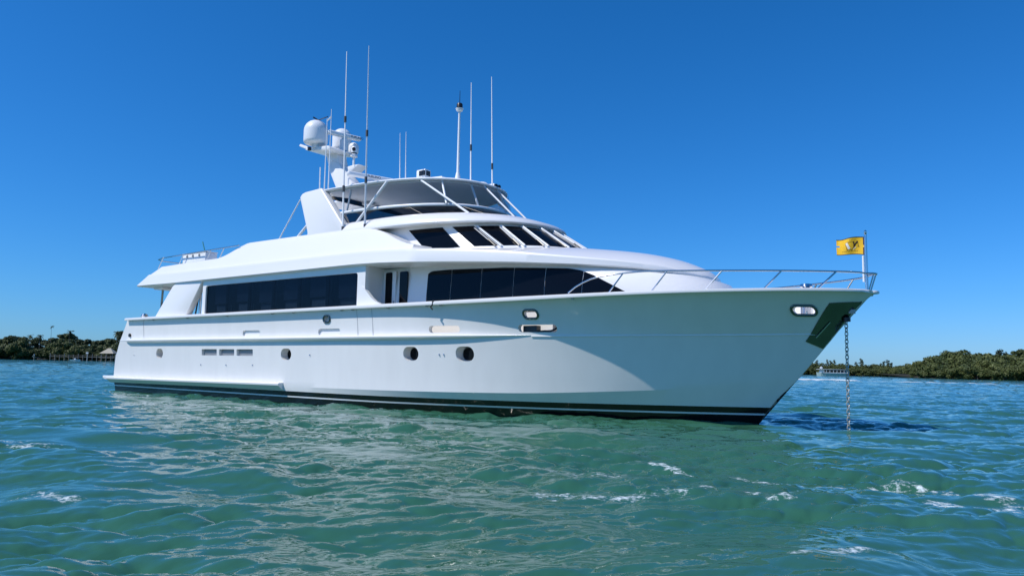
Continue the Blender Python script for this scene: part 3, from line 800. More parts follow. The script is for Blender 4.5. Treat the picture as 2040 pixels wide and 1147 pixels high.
# ---- hardtop gear -----------------------------------------------------
sl = MB().box(15.25, 15.85, -1.15, -0.80, 7.22, 7.33).box(15.3, 15.7, -1.12, -0.82, 7.33, 7.64).build('searchlight', M['white'], yacht, bevel=0.05)
MB().box(15.45, 15.72, -1.135, -1.121, 7.42, 7.58).box(15.701, 15.715, -1.06, -0.88, 7.42, 7.58).build('lens', M['black'], sl)
MB().prism([(15.8, 7.18), (15.85, 7.30), (16.5, 7.26), (16.55, 7.16)], -1.2, -0.5).build('hatch', M['white'], yacht, bevel=0.03)
nl = MB().lathe([(0.13, 0.0), (0.06, 0.35), (0.045, 0.4), (0.035, 2.40), (0.10, 2.42), (0.13, 2.50)], (16.66, -0.6, 7.10), 14).build('mast_light', M['white'], yacht)
MB().lathe([(0.085, 2.50), (0.10, 2.52), (0.10, 2.68), (0.08, 2.72), (0.012, 2.74), (0.008, 3.15)], (16.66, -0.6, 7.05), 14).build('lamp', M['black'], nl)
MB().lathe([(0.22, 0.0), (0.22, 0.08), (0.15, 0.15), (0.02, 0.18)], (17.1, 0.1, 7.08), 18).build('gps_dome', M['white'], yacht)
hl = MB().box(17.2, 17.45, 0.30, 0.62, 7.0, 7.22).build('loudhailer', M['white'], yacht, bevel=0.04)
MB().tube([(17.44, 0.38, 7.14), (17.50, 0.36, 7.14)], 0.06, 10).tube([(17.44, 0.54, 7.14), (17.50, 0.52, 7.14)], 0.06, 10).build('horn', M['black'], hl)
def whip(a, b, r0, joint=None, clamp=None):
    o = MB().tube([a, b], r0, 6, r0 * 0.4).build('whip_antenna', M['white'], yacht, smooth=60)
    for t in (joint or []):
        p = Vector(a) + (Vector(b) - Vector(a)) * t; d = (Vector(b) - Vector(a)).normalized() * 0.10
        MB().tube([p - d, p + d], r0 * 1.25, 8).build('ferrule', M['letter'], o)
whip((13.77, -2.78, 5.42), (13.59, -2.78, 11.49), 0.034, [0.24, 0.62, 0.02])
whip((14.80, -2.78, 5.40), (14.65, -2.78, 11.42), 0.034, [0.27, 0.52, 0.02])
whip((14.45, -1.0, 7.24), (14.38, -1.0, 9.08), 0.022, [0.02])
whip((14.72, -1.0, 7.24), (14.66, -1.0, 9.07), 0.022, [0.02])
whip((17.21, -0.6, 7.0), (17.13, -0.6, 10.37), 0.028, [0.36])
whip((17.44, 0.22, 7.0), (17.31, 0.22, 10.8), 0.028, [0.20])

# ---- boat deck rails aft ---------------------------------------------
zr_ = 5.40
railp = [(8.35, -2.93, 5.46), (6.0, -2.95, 5.42), (3.0, -2.9, 5.38), (2.55, -2.8, 5.36), (2.35, -2.5, 5.35), (2.3, 0, 5.35), (2.35, 2.5, 5.35), (2.55, 2.8, 5.36), (3.0, 2.9, 5.38), (8.35, 2.93, 5.46)]
rl = MB().tube(railp, 0.022, 8).build('boat_deck_rail', M['steel'], yacht, smooth=60)
for s in (-1, 1):
    for x in (2.95, 4.45, 6.35, 7.2):
        MB().tube([(x - 0.15, s * 2.92, 4.95), (x + 0.22, s * 2.93, 5.395 + 0.01 * (x - 3))], 0.018, 6).build('stanchion', M['white'], rl)
for y in (-1.6, 0, 1.6): MB().tube([(2.9, y, 4.8), (2.32, y, 5.35)], 0.018, 6).build('stanchion', M['steel'], rl)

# ---- bow rail ---------------------------------------------------------
ra_top = pchip([22.4, 22.65, 23.1, 23.6, 24.4, 25.5, 26.9, 28.0, 28.5, 28.75, 28.9], [3.12, 3.30, 3.47, 3.54, 3.58, 3.565, 3.555, 3.55, 3.55, 3.55, 3.55])
def rail_xy(X): return max(float(b_rail(min(X, 28.77))) - 0.10, 0.0)
side = [(X, -max(rail_xy(X), 0.14), float(ra_top(X))) for X in np.linspace(22.4, 28.48, 34)]
nose = [(28.50 + 0.24 * math.cos(a), 0.20 * math.sin(a), 3.55) for a in np.linspace(-math.pi / 2 + 0.2, math.pi / 2 - 0.2, 9)]
path = side + nose + [(x, -y, z) for x, y, z in reversed(side)]
brl = MB().tube(path, 0.021, 8).build('bow_rail', M['steel'], yacht, smooth=60)
for X in (23.45, 24.45, 25.6, 26.75, 27.75):
    for s in (-1, 1):
        MB().tube([(X, s * (float(b_rail(X)) - 0.05), float(z_rail(X)) + 0.02), (X + 0.32, s * rail_xy(X + 0.32), float(ra_top(X + 0.32)))], 0.019, 6).build('stanchion', M['steel'], brl)
for s in (-1, 1): MB().tube([(28.58, s * 0.10, 3.16), (28.70, s * 0.12, 3.55)], 0.019, 6).build('stanchion', M['steel'], brl)
# windlass and cleats on the foredeck
MB().lathe([(0.16, 0.0), (0.16, 0.3), (0.08, 0.34), (0.08, 0.42), (0.15, 0.46), (0.13, 0.52), (0.02, 0.54)], (27.2, 0.0, 2.87), 16).tube([(27.2, 0, 2.3), (27.2, 0, 2.9)], 0.14, 12).build('windlass', M['steel'], yacht)
MB().tube([(26.2, 0.3, 3.22), (26.8, 0.3, 3.25)], 0.03, 6).tube([(26.4, 0.3, 2.3), (26.4, 0.3, 3.23)], 0.03, 6).tube([(26.65, 0.3, 2.3), (26.65, 0.3, 3.24)], 0.03, 6).build('mooring_cleat', M['steel'], yacht)
# sunpad rail on the foredeck trunk
# ---- flag staff and flag ---------------------------------------------
fs_ = MB().lathe([(0.034, 0), (0.030, 1.30), (0.022, 1.31), (0.034, 1.34), (0.034, 1.38), (0.01, 1.41)], (28.53, 0, 3.16), 12).build('flagstaff', M['steel'], yacht)
MB().tube([(28.47, -0.02, 3.38), (28.47, -0.02, 3.98)], 0.022, 8).build('staff_sleeve', M['white'], fs_)
flag = empty('flag', (28.49, 0, 4.03))
tag(flag, 'yellow flag with dark edge and emblem flying from the bow staff', 'flag')
def flag_pt(u, v, off=0.0):
    # u along the fly (aft), v up
    L = 0.60
    x = -u * L; hgt = 0.42 - 0.06 * u
    y = 0.055 * math.sin(u * 7.5 + v * 1.3) * (0.25 + u) + 0.02 * math.sin(v * 4 + u * 3) * u + off * 1.0
    z = -0.03 + v * hgt + 0.05 * u + 0.015 * math.sin(u * 6)
    return (x, y, z)
NU_, NV = 24, 10
vs = [flag_pt(i / NU_, j / NV, o_) for o_ in (-0.003, 0.003) for i in range(NU_ + 1) for j in range(NV + 1)]
w_ = NV + 1; n0 = w_ * (NU_ + 1); fs = []
for i in range(NU_):
    for j in range(NV):
        if i >= NU_ - 3 and j == 5: continue          # little notch in the fly end
        q = i * w_ + j; fs.append((q, q + 1, q + w_ + 1, q + w_)); fs.append((q + n0, q + w_ + n0, q + w_ + 1 + n0, q + 1 + n0))
MB().add(vs, fs).build('cloth', M['yellow'], flag, smooth=60)
def flag_poly(name, polys, m, off):
    mb = MB()
    for poly in polys:
        # subdivide the polygon strip so it follows the waves
        n = len(poly)
        mb.add([flag_pt(u, v, off) for u, v in poly], [tuple(range(n))])
    return mb.build(name, m, flag, smooth=0)
def stroke(u0, v0, u1, v1, w, n=4):
    out = []
    dx, dy = u1 - u0, v1 - v0; l = math.hypot(dx * 1.5, dy) or 1; nx, ny = -dy / l * w / 1.5, dx * 1.5 / l * w
    for k in range(n):
        a, b = k / n, (k + 1) / n
        out.append([(u0 + dx * a - nx, v0 + dy * a - ny), (u0 + dx * b - nx, v0 + dy * b - ny), (u0 + dx * b + nx, v0 + dy * b + ny), (u0 + dx * a + nx, v0 + dy * a + ny)])
    return out
for off in (-0.008,):
    e_ = []
    e_ += stroke(0.0, 0.985, 1.0, 0.985, 0.02, 16) + stroke(0.0, 0.015, 1.0, 0.015, 0.02, 16) + stroke(0.012, 0.0, 0.012, 0.42, 0.03) + stroke(0.012, 0.56, 0.012, 1.0, 0.03)
    flag_poly('border', e_, M['ink'], off)
    e_ = stroke(0.22, 0.76, 0.36, 0.46, 0.035) + stroke(0.36, 0.74, 0.33, 0.46, 0.03) + stroke(0.22, 0.76, 0.20, 0.46, 0.012) + stroke(0.16, 0.46, 0.24, 0.46, 0.012)
    e_ += stroke(0.34, 0.46, 0.44, 0.26, 0.012) + stroke(0.44, 0.26, 0.50, 0.36, 0.012) + stroke(0.50, 0.36, 0.58, 0.26, 0.012) + stroke(0.30, 0.74, 0.60, 0.72, 0.010) + stroke(0.58, 0.26, 0.64, 0.70, 0.010)
    for k in range(11): e_ += stroke(0.24 + k * 0.05, 0.205, 0.262 + k * 0.05, 0.205, 0.018, 1)
    for k in range(5): e_ += stroke(0.26 + k * 0.05, 0.85, 0.29 + k * 0.05, 0.85, 0.012, 1)
    flag_poly('emblem', e_, M['ink'], off)
    flag_poly('emblem', stroke(0.60, 0.70, 0.50, 0.32, 0.06) + stroke(0.28, 0.42, 0.38, 0.30, 0.018), M['palewhite'], off - 0.002)

# ---- anchor chain: interlocking links hanging from the bow -------------
ch = MB()
zc_ = 2.46; k = 0
xy = lambda z: (28.09 - 0.004 * (2.5 - z), -0.11)
while zc_ > -0.5:
    x, y = xy(zc_)
    pts = []
    for a in range(13):
        an_ = 2 * math.pi * a / 12
        u, v = 0.036 * math.cos(an_), 0.060 * math.sin(an_)
        if k % 2: pts.append((x + u * 0.7, y + u * 0.7, zc_ + v))
        else: pts.append((x + u * 0.7, y - u * 0.7, zc_ + v))
    ch.tube(pts, 0.0115, 6)
    zc_ -= 0.088; k += 1
chain = ch.build('anchor_chain', M['chain'], None, smooth=60)
tag(chain, 'galvanised anchor chain hanging from the yacht bow into the water', 'chain')

# ---- things standing on the boat deck aft ------------------------------
bx = empty('storage_box', (5.2, -2.65, 4.82))
tag(bx, 'white storage box with three latches against the aft boat deck rail', 'box')
MB().box(-0.80, 0.80, -0.16, 0.34, 0.0, 0.60).build('body', M['white'], bx, bevel=0.03)
MB().box(-0.82, 0.82, -0.18, 0.36, 0.602, 0.64).build('lid', M['white'], bx, bevel=0.015)
for x in (-0.45, -0.05, 0.4): MB().box(x - 0.035, x + 0.035, -0.20, -0.165, 0.46, 0.56).build('latch', M['recess'], bx, bevel=0.008)
lb = MB().lathe([(0.14, 0), (0.17, 0.04), (0.17, 0.30), (0.14, 0.33)], (4.22, -2.55, 4.82), 14).build('bucket', M['lime'], None); tag(lb, 'lime bucket left of the white storage box on the boat deck', 'bucket')
em = MB().tube([(4.95, -2.2, 4.82), (4.95, -2.2, 5.55), (4.72, -2.2, 6.0)], 0.022, 8).build('boat_hook', M['teal'], None); tag(em, 'teal boat hook leaning upright behind the white storage box', 'boat hook')
sb = MB().lathe([(0.05, 0), (0.16, 0.08), (0.19, 0.2), (0.15, 0.32), (0.04, 0.38)], (7.6, -2.4, 5.12), 14).build('cushion_roll', M['black'], None); tag(sb, 'black rolled cushion at the foot of the flybridge coaming', 'cushion')

exec_rest = True
# ================================================================== WATER
def ocean(N, L, wdir, lmin, lmax, seed, spread=1.0, slope=2.0):
    rng = np.random.default_rng(seed)
    k1 = np.fft.fftfreq(N, d=L / N) * 2 * np.pi
    kx, ky = np.meshgrid(k1, k1, indexing='ij'); kk = np.hypot(kx, ky); kk[0, 0] = 1
    lam = 2 * np.pi / kk
    cosd = (kx * math.cos(wdir) + ky * math.sin(wdir)) / kk
    D = np.abs(cosd) ** (2 * spread) * 0.95 + 0.05
    S = kk ** (-slope - 2) * D * np.exp(-(lam / lmax) ** 3) * np.exp(-(lmin / lam) ** 2)
    S[0, 0] = 0
    amp = np.sqrt(S) * (rng.normal(size=(N, N)) + 1j * rng.normal(size=(N, N)))
    h = np.fft.ifft2(amp)
    dx = np.real(np.fft.ifft2(1j * kx / kk * amp)); dy = np.real(np.fft.ifft2(1j * ky / kk * amp)); h = np.real(h)
    s = h.std(); return h / s, dx / s, dy / s, L
def samp(oc, x, y):
    out = []
    N = oc[0].shape[0]; L = oc[3]
    fx = (x / L * N) % N; fy = (y / L * N) % N
    i0 = np.floor(fx).astype(int) % N; j0 = np.floor(fy).astype(int) % N; a = fx - np.floor(fx); b = fy - np.floor(fy)
    i1 = (i0 + 1) % N; j1 = (j0 + 1) % N
    for g in oc[:3]:
        out.append(g[i0, j0] * (1 - a) * (1 - b) + g[i1, j0] * a * (1 - b) + g[i0, j1] * (1 - a) * b + g[i1, j1] * a * b)
    return out
WD = R(-58)
ocA = ocean(512, 67.0, WD, 0.8, 4.6, 3, 1.6, 1.5)
ocB = ocean(512, 15.7, WD + 0.35, 0.14, 1.0, 5, 1.8, 1.25)
ocC = ocean(256, 143.0, WD - 0.3, 5, 40, 9, 1.0, 1.0)
vd = math.atan2(RM[1][2], RM[0][2])
na = 900
ang = np.concatenate([np.linspace(-math.radians(46), math.radians(46), na), np.linspace(math.radians(46), 2 * math.pi - math.radians(46), 70)[1:-1]]) + vd
rad = [0.0]
r = 0.8
rs = []
while r < 9000:
    rs.append(r); r *= 1.0062 if r < 45 else 1.009 if r < 80 else (1.012 if r < 300 else 1.06)
rs = np.array(rs)
RR, AA = np.meshgrid(rs, ang, indexing='ij')
gx = CAM.x + RR * np.cos(AA); gy = CAM.y + RR * np.sin(AA)
fA = np.clip((420 - RR) / 300, 0, 1); fB = np.clip((90 - RR) / 60, 0, 1)
patch_n = samp(ocC, gx * 1.7 + 31, gy * 1.7)[0]
patch_s = samp(ocC, gx * 2.6 - 17, gy * 5.2 + 9)[0]
calm = np.clip(0.95 + 0.50 * patch_s, 0.25, 1.9)
hA, xA, yA = samp(ocA, gx, gy); hB, xB, yB = samp(ocB, gx, gy)
A1, B1 = 0.043, 0.0150
pz = A1 * hA * fA + B1 * hB * fB * calm
px = gx - (A1 * 0.9 * xA * fA + B1 * 1.15 * xB * fB * calm); py = gy - (A1 * 0.9 * yA * fA + B1 * 1.15 * yB * fB * calm)
# foam: streaks along wave crests in a few places
foam = np.zeros_like(gx)
def foam_line(pts, w, s):
    global foam
    for (x0, y0), (x1, y1) in zip(pts[:-1], pts[1:]):
        dx, dy = x1 - x0, y1 - y0; L2 = dx * dx + dy * dy
        t = np.clip(((gx - x0) * dx + (gy - y0) * dy) / L2, 0, 1)
        d = np.hypot(gx - x0 - t * dx, gy - y0 - t * dy)
        foam = np.maximum(foam, s * np.exp(-(d / w) ** 2))
def at(pxx, pyy):
    d = Vector((pxx - 1020, pyy - 573.5, 1473)); wv = [sum(RM[i][j] * d[j] for j in range(3)) for i in range(3)]
    t = -CAM.z / wv[2]; return (CAM.x + wv[0] * t, CAM.y + wv[1] * t)
FOAM = [([(1300, 926), (1345, 934), (1405, 944)], 0.18, 0.72), ([(1470, 945), (1560, 962), (1700, 965), (1800, 960), (1960, 985), (2040, 1010)], 0.36, 0.64), ([(1080, 985), (1250, 988), (1420, 978), (1560, 1000)], 0.36, 0.61),
        ([(1870, 1000), (1930, 1015), (2040, 1012)], 0.38, 0.68), ([(1580, 1140), (1700, 1120), (1760, 1118)], 0.14, 0.62), ([(1040, 930), (1100, 940), (1240, 960)], 0.4, 0.58), ([(20, 990), (80, 985), (160, 992)], 0.28, 0.62), ([(0, 880), (100, 890), (220, 900)], 0.6, 0.60), ([(1060, 1100), (1300, 1110)], 0.2, 0.52), ([(500, 905), (800, 935), (960, 950)], 0.5, 0.48)]
for pts, w, s in FOAM: foam_line([at(*p) for p in pts], w, s)
wk = [at(1585, 757), at(1650, 758), at(1700, 759.5), at(1790, 762), at(1830, 763), at(1915, 764.5), at(1960, 766), at(2030, 768)]
keep = foam; foam = np.zeros_like(gx)
foam_line(wk[0:3], 1.5, 1.0); foam_line(wk[2:4], 1.2, 0.75); foam_line(wk[3:6], 1.2, 0.95); foam_line(wk[5:], 1.0, 0.72)
pz = pz + 0.26 * foam ** 2
foam = np.maximum(keep, np.clip(foam * 1.15, 0, 1))
crest = np.clip((hA - 1.15) / 1.2, 0, 1) * np.clip(hB * 0.5 + 0.3, 0, 1)
foam = np.clip(np.maximum(foam, 0.52 * crest * fB * np.clip(patch_n, 0, 1)), 0, 1)
na_t = len(ang); nr = len(rs)
co = np.stack([px, py, pz], -1).reshape(-1, 3)
co = np.concatenate([co, np.array([[CAM.x, CAM.y, 0.0]])])
ii, jj = np.meshgrid(np.arange(nr - 1), np.arange(na_t), indexing='ij')
a = ii * na_t + jj; b = ii * na_t + (jj + 1) % na_t
quads = np.stack([a, a + na_t, b + na_t, b], -1).reshape(-1, 4)
ctr = len(co) - 1
tris = np.stack([np.full(na_t, ctr), np.arange(na_t), (np.arange(na_t) + 1) % na_t], -1)
me = bpy.data.meshes.new('water')
me.vertices.add(len(co)); me.vertices.foreach_set('co', co.ravel())
nl_ = quads.size + tris.size
me.loops.add(nl_); me.loops.foreach_set('vertex_index', np.concatenate([quads.ravel(), tris.ravel()]).astype(np.int32))
me.polygons.add(len(quads) + len(tris))
st = np.concatenate([np.arange(len(quads)) * 4, len(quads) * 4 + np.arange(len(tris)) * 3]).astype(np.int32)
me.polygons.foreach_set('loop_start', st)
me.update(calc_edges=True); me.validate()
me.polygons.foreach_set('use_smooth', np.ones(len(me.polygons), dtype=bool))
af_ = me.attributes.new('chop', 'FLOAT', 'POINT')
af_.data.foreach_set('value', np.concatenate([np.clip((RR - 16) / 60, 0, 1).ravel(), [0.0]]).astype(np.float32))
at_ = me.attributes.new('foam', 'FLOAT', 'POINT')
at_.data.foreach_set('value', np.concatenate([foam.ravel(), [0.0]]).astype(np.float32))

def water_mat():
    mt = bpy.data.materials.new('sea water'); mt.use_nodes = True
    nt = mt.node_tree; p = nt.nodes['Principled BSDF']
    L = nt.links.new
    p.inputs['IOR'].default_value = 1.333
    tc = nt.nodes.new('ShaderNodeTexCoord')
    # turbid green body colour, drifting a little between greener and bluer patches
    nz = nt.nodes.new('ShaderNodeTexNoise'); nz.inputs['Scale'].default_value = 0.06; nz.inputs['Detail'].default_value = 3
    L(tc.outputs['Object'], nz.inputs['Vector'])
    mx = nt.nodes.new('ShaderNodeMix'); mx.data_type = 'RGBA'
    mx.inputs[6].default_value = (0.026, 0.112, 0.074, 1); mx.inputs[7].default_value = (0.040, 0.136, 0.082, 1)
    L(nz.outputs[0], mx.inputs[0])
    fo = nt.nodes.new('ShaderNodeAttribute'); fo.attribute_name = 'foam'
    fn = nt.nodes.new('ShaderNodeTexNoise'); fn.inputs['Scale'].default_value = 4.5; fn.inputs['Detail'].default_value = 10; fn.inputs['Roughness'].default_value = 0.74; fn.inputs['Distortion'].default_value = 0.8
    L(tc.outputs['Object'], fn.inputs['Vector'])
    ad = nt.nodes.new('ShaderNodeMath'); ad.operation = 'ADD'; L(fo.outputs['Fac'], ad.inputs[0]); L(fn.outputs[0], ad.inputs[1])
    f2 = nt.nodes.new('ShaderNodeTexNoise'); f2.inputs['Scale'].default_value = 17.0; f2.inputs['Detail'].default_value = 6; f2.inputs['Roughness'].default_value = 0.7
    L(tc.outputs['Object'], f2.inputs['Vector'])
    a2 = nt.nodes.new('ShaderNodeMath'); a2.operation = 'MULTIPLY_ADD'; L(f2.outputs[0], a2.inputs[0]); a2.inputs[1].default_value = 0.55; L(ad.outputs[0], a2.inputs[2]); ad = a2
    mr = nt.nodes.new('ShaderNodeMapRange'); mr.inputs['From Min'].default_value = 1.36; mr.inputs['From Max'].default_value = 1.52
    L(ad.outputs[0], mr.inputs['Value'])
    m2 = nt.nodes.new('ShaderNodeMix'); m2.data_type = 'RGBA'; m2.inputs[7].default_value = (0.66, 0.74, 0.75, 1)
    L(mr.outputs[0], m2.inputs[0]); L(mx.outputs[2], m2.inputs[6]); L(m2.outputs[2], p.inputs['Base Color'])
    m3 = nt.nodes.new('ShaderNodeMapRange'); m3.inputs['To Min'].default_value = 0.035; m3.inputs['To Max'].default_value = 0.6
    L(mr.outputs[0], m3.inputs['Value']); L(m3.outputs[0], p.inputs['Roughness'])
    # fine ripples
    b = None
    for sc, dist, det in ((2.2, 0.006, 3), (10.0, 0.0045, 4)):
        mp = nt.nodes.new('ShaderNodeMapping'); mp.inputs['Scale'].default_value = (1.0, 0.45, 1.0); mp.inputs['Rotation'].default_value = (0, 0, -WD)
        L(tc.outputs['Object'], mp.inputs[0])
        n = nt.nodes.new('ShaderNodeTexNoise'); n.inputs['Scale'].default_value = sc; n.inputs['Detail'].default_value = det; n.inputs['Distortion'].default_value = 0.6
        L(mp.outputs[0], n.inputs['Vector'])
        bp = nt.nodes.new('ShaderNodeBump'); bp.inputs['Distance'].default_value = dist; bp.inputs['Strength'].default_value = 1.0
        L(n.outputs[0], bp.inputs['Height'])
        if b: L(b.outputs[0], bp.inputs['Normal'])
        b = bp
    ca = nt.nodes.new('ShaderNodeAttribute'); ca.attribute_name = 'chop'
    n = nt.nodes.new('ShaderNodeTexNoise'); n.inputs['Scale'].default_value = 1.1; n.inputs['Detail'].default_value = 5; n.inputs['Roughness'].default_value = 0.6
    L(mp.outputs[0], n.inputs['Vector'])
    mu = nt.nodes.new('ShaderNodeMath'); mu.operation = 'MULTIPLY'; L(n.outputs[0], mu.inputs[0]); L(ca.outputs['Fac'], mu.inputs[1])
    bp = nt.nodes.new('ShaderNodeBump'); bp.inputs['Distance'].default_value = 0.34; L(mu.outputs[0], bp.inputs['Height']); L(b.outputs[0], bp.inputs['Normal'])
    L(bp.outputs[0], p.inputs['Normal'])
    return mt
me.materials.append(water_mat())
water = bpy.data.objects.new('water', me); COL.objects.link(water); tag(water, kind='structure')

# ================================================================== SHORES AND TREES
def shore_pt(pxx, depth):
    # a point on the water at a given depth (m) straight ahead of the viewpoint, bearing given by the photo column
    yh = 711 + (pxx - 100) * 0.01875
    wv = [RM[i][0] * (pxx - 1020) / 1473 + RM[i][1] * (yh - 573.5) / 1473 + RM[i][2] for i in range(3)]
    return Vector((CAM.x + wv[0] * depth, CAM.y + wv[1] * depth, 0.0))
FW = Vector((RM[0][2], RM[1][2], 0)).normalized()
RT = Vector((RM[0][0], RM[1][0], 0)).normalized()
M['ground'] = mat('muddy shore', (0.030, 0.028, 0.018), 0.9, noise=0.4, nscale=0.5)
def leaf_mat(name, c1, c2):
    mt = bpy.data.materials.new(name); mt.use_nodes = True
    nt = mt.node_tree; p = nt.nodes['Principled BSDF']; L = nt.links.new
    p.inputs['Roughness'].default_value = 0.55
    p.inputs['Specular IOR Level'].default_value = 0.25
    tc = nt.nodes.new('ShaderNodeTexCoord'); oi = nt.nodes.new('ShaderNodeObjectInfo')
    n = nt.nodes.new('ShaderNodeTexNoise'); n.inputs['Scale'].default_value = 0.9; n.inputs['Detail'].default_value = 5
    va = nt.nodes.new('ShaderNodeVectorMath'); va.operation = 'ADD'
    L(tc.outputs['Object'], va.inputs[0]); L(oi.outputs['Random'], va.inputs[1]); L(va.outputs[0], n.inputs['Vector'])
    ad = nt.nodes.new('ShaderNodeMath'); ad.operation = 'MULTIPLY_ADD'; L(oi.outputs['Random'], ad.inputs[0]); ad.inputs[1].default_value = 0.6; L(n.outputs[0], ad.inputs[2])
    mr = nt.nodes.new('ShaderNodeMapRange'); mr.inputs['From Min'].default_value = 0.35; mr.inputs['From Max'].default_value = 1.2; L(ad.outputs[0], mr.inputs['Value'])
    mx = nt.nodes.new('ShaderNodeMix'); mx.data_type = 'RGBA'; mx.inputs[6].default_value = (*c1, 1); mx.inputs[7].default_value = (*c2, 1)
    L(mr.outputs[0], mx.inputs[0]); L(mx.outputs[2], p.inputs['Base Color'])
    return mt
M['leafA'] = leaf_mat('mangrove leaves', (0.032, 0.052, 0.016), (0.115, 0.132, 0.038))
M['leafB'] = leaf_mat('dark leaves', (0.022, 0.040, 0.013), (0.080, 0.100, 0.030))
M['leafC'] = leaf_mat('pine needles', (0.035, 0.055, 0.030), (0.070, 0.095, 0.045))
M['bark'] = mat('grey bark', (0.16, 0.14, 0.12), 0.85, noise=0.3, nscale=6)
M['wood'] = mat('weathered wood', (0.24, 0.21, 0.18), 0.8, noise=0.3, nscale=5)
M['thatch'] = mat('dry thatch', (0.42, 0.38, 0.30), 0.9, noise=0.3, nscale=6, bump=0.05, bscale=9)
M['boatwhite'] = mat('boat white', (0.70, 0.73, 0.74), 0.4, noise=0.05, nscale=2)
M['greenhull'] = mat('pale green hull', (0.45, 0.58, 0.55), 0.4, noise=0.05, nscale=2)

def leaves_mesh(name, blobs, n, size, seed, m, droop=0.0):
    rng = np.random.default_rng(seed)
    vol = np.array([b[3] * b[4] * b[5] for b in blobs]); pr = vol ** 0.7; pr /= pr.sum()
    idx = rng.choice(len(blobs), n, p=pr)
    B = np.array(blobs)[idx]
    d = rng.normal(size=(n, 3)); d /= np.linalg.norm(d, axis=1)[:, None]
    rr = rng.uniform(0.45, 1.06, n) ** 0.6
    c = B[:, :3] + d * B[:, 3:6] * rr[:, None]
    # leaf quads roughly facing outwards with a lot of scatter
    nr_ = d + rng.normal(scale=0.55, size=(n, 3)) + np.array([0, 0, 0.35]); nr_ /= np.linalg.norm(nr_, axis=1)[:, None]
    a = np.cross(nr_, rng.normal(size=(n, 3))); a /= np.linalg.norm(a, axis=1)[:, None]; b = np.cross(nr_, a)
    s = size * rng.uniform(0.6, 1.5, n)[:, None]
    a *= s; b *= s * 0.62
    if droop: b[:, 2] *= 1 + droop
    co = np.stack([c - a, c - b * 0.8, c + a, c + b], 1).reshape(-1, 3)
    me = bpy.data.meshes.new(name)
    me.from_pydata(co.tolist(), [], [(4 * i, 4 * i + 1, 4 * i + 2, 4 * i + 3) for i in range(n)])
    me.materials.append(m)
    return me
def trunk_mesh(name, h, r, seed, limbs=4, spread=1.6, lean=0.0, prop=0):
    rnd = random.Random(seed); mb = MB()
    mb.tube([(0, 0, -0.3), (lean * 0.3, 0.05, h * 0.35), (lean * 0.7, -0.05, h * 0.7), (lean, 0, h)], r, 7, r * 0.35)
    for k in range(limbs):
        a = 2 * math.pi * k / limbs + rnd.uniform(-.4, .4); z0 = h * rnd.uniform(0.25, 0.6); s_ = spread * rnd.uniform(0.6, 1.1)
        mb.tube([(lean * z0 / h, 0, z0), (lean * z0 / h + s_ * 0.5 * math.cos(a), s_ * 0.5 * math.sin(a), z0 + h * 0.18), (lean * z0 / h + s_ * math.cos(a), s_ * math.sin(a), z0 + h * 0.42)], r * 0.5, 5, r * 0.12)
    for k in range(prop):
        a = 2 * math.pi * k / prop + rnd.uniform(-.3, .3); s_ = rnd.uniform(0.8, 1.5)
        mb.tube([(0, 0, h * 0.3), (s_ * 0.6 * math.cos(a), s_ * 0.6 * math.sin(a), h * 0.22), (s_ * math.cos(a), s_ * math.sin(a), -0.3)], r * 0.28, 4, r * 0.2)
    o = mb.build(name, M['bark'], None, smooth=60)
    me = o.data; bpy.data.objects.remove(o); return me
def blobs_for(kind, seed):
    rnd = random.Random(seed); out = []
    if kind == 'mangrove':      # broad, down to the water, lumpy
        for k in range(17):
            a = rnd.uniform(0, 6.28); q = rnd.uniform(0, 1) ** 0.6 * 2.3; z = rnd.uniform(0.45, 4.3) * (1 - 0.10 * q)
            s_ = rnd.uniform(0.7, 1.25); out.append((q * math.cos(a), q * math.sin(a), z, s_ * 1.15, s_ * 1.15, s_ * 0.75))
    elif kind == 'tall':        # open crown of clumps high on the limbs
        for k in range(13):
            a = rnd.uniform(0, 6.28); q = rnd.uniform(0, 1) ** 0.7 * 2.1; z = rnd.uniform(3.2, 7.6) - 0.25 * q
            s_ = rnd.uniform(0.6, 1.15); out.append((q * math.cos(a), q * math.sin(a), z, s_ * 1.2, s_ * 1.2, s_ * 0.7))
    elif kind == 'pine':        # feathery whorls
        for k in range(16):
            z = 1.2 + k * 0.36; q = (1 - k / 17) * 1.5 + 0.25; a = rnd.uniform(0, 6.28)
            out.append((q * 0.6 * math.cos(a), q * 0.6 * math.sin(a), z, 0.30 + q * 0.45, 0.30 + q * 0.45, 0.34))
    return out
KINDS = {}
def kindset(key, kind, n, nl_, size, m, h, r, limbs, prop=0, spread=1.6):
    KINDS[key] = [(leaves_mesh('crown', blobs_for(kind, 100 * len(KINDS) + s), nl_, size, s + 11, m), trunk_mesh('trunk', h, r, s, limbs, spread, random.Random(s).uniform(-.4, .4), prop)) for s in range(n)]
kindset('mangrove', 'mangrove', 5, 3600, 0.20, M['leafA'], 3.4, 0.14, 5, 6)
kindset('tall', 'tall', 4, 3000, 0.24, M['leafB'], 5.6, 0.20, 6)
kindset('pine', 'pine', 3, 1000, 0.20, M['leafC'], 6.6, 0.11, 0)
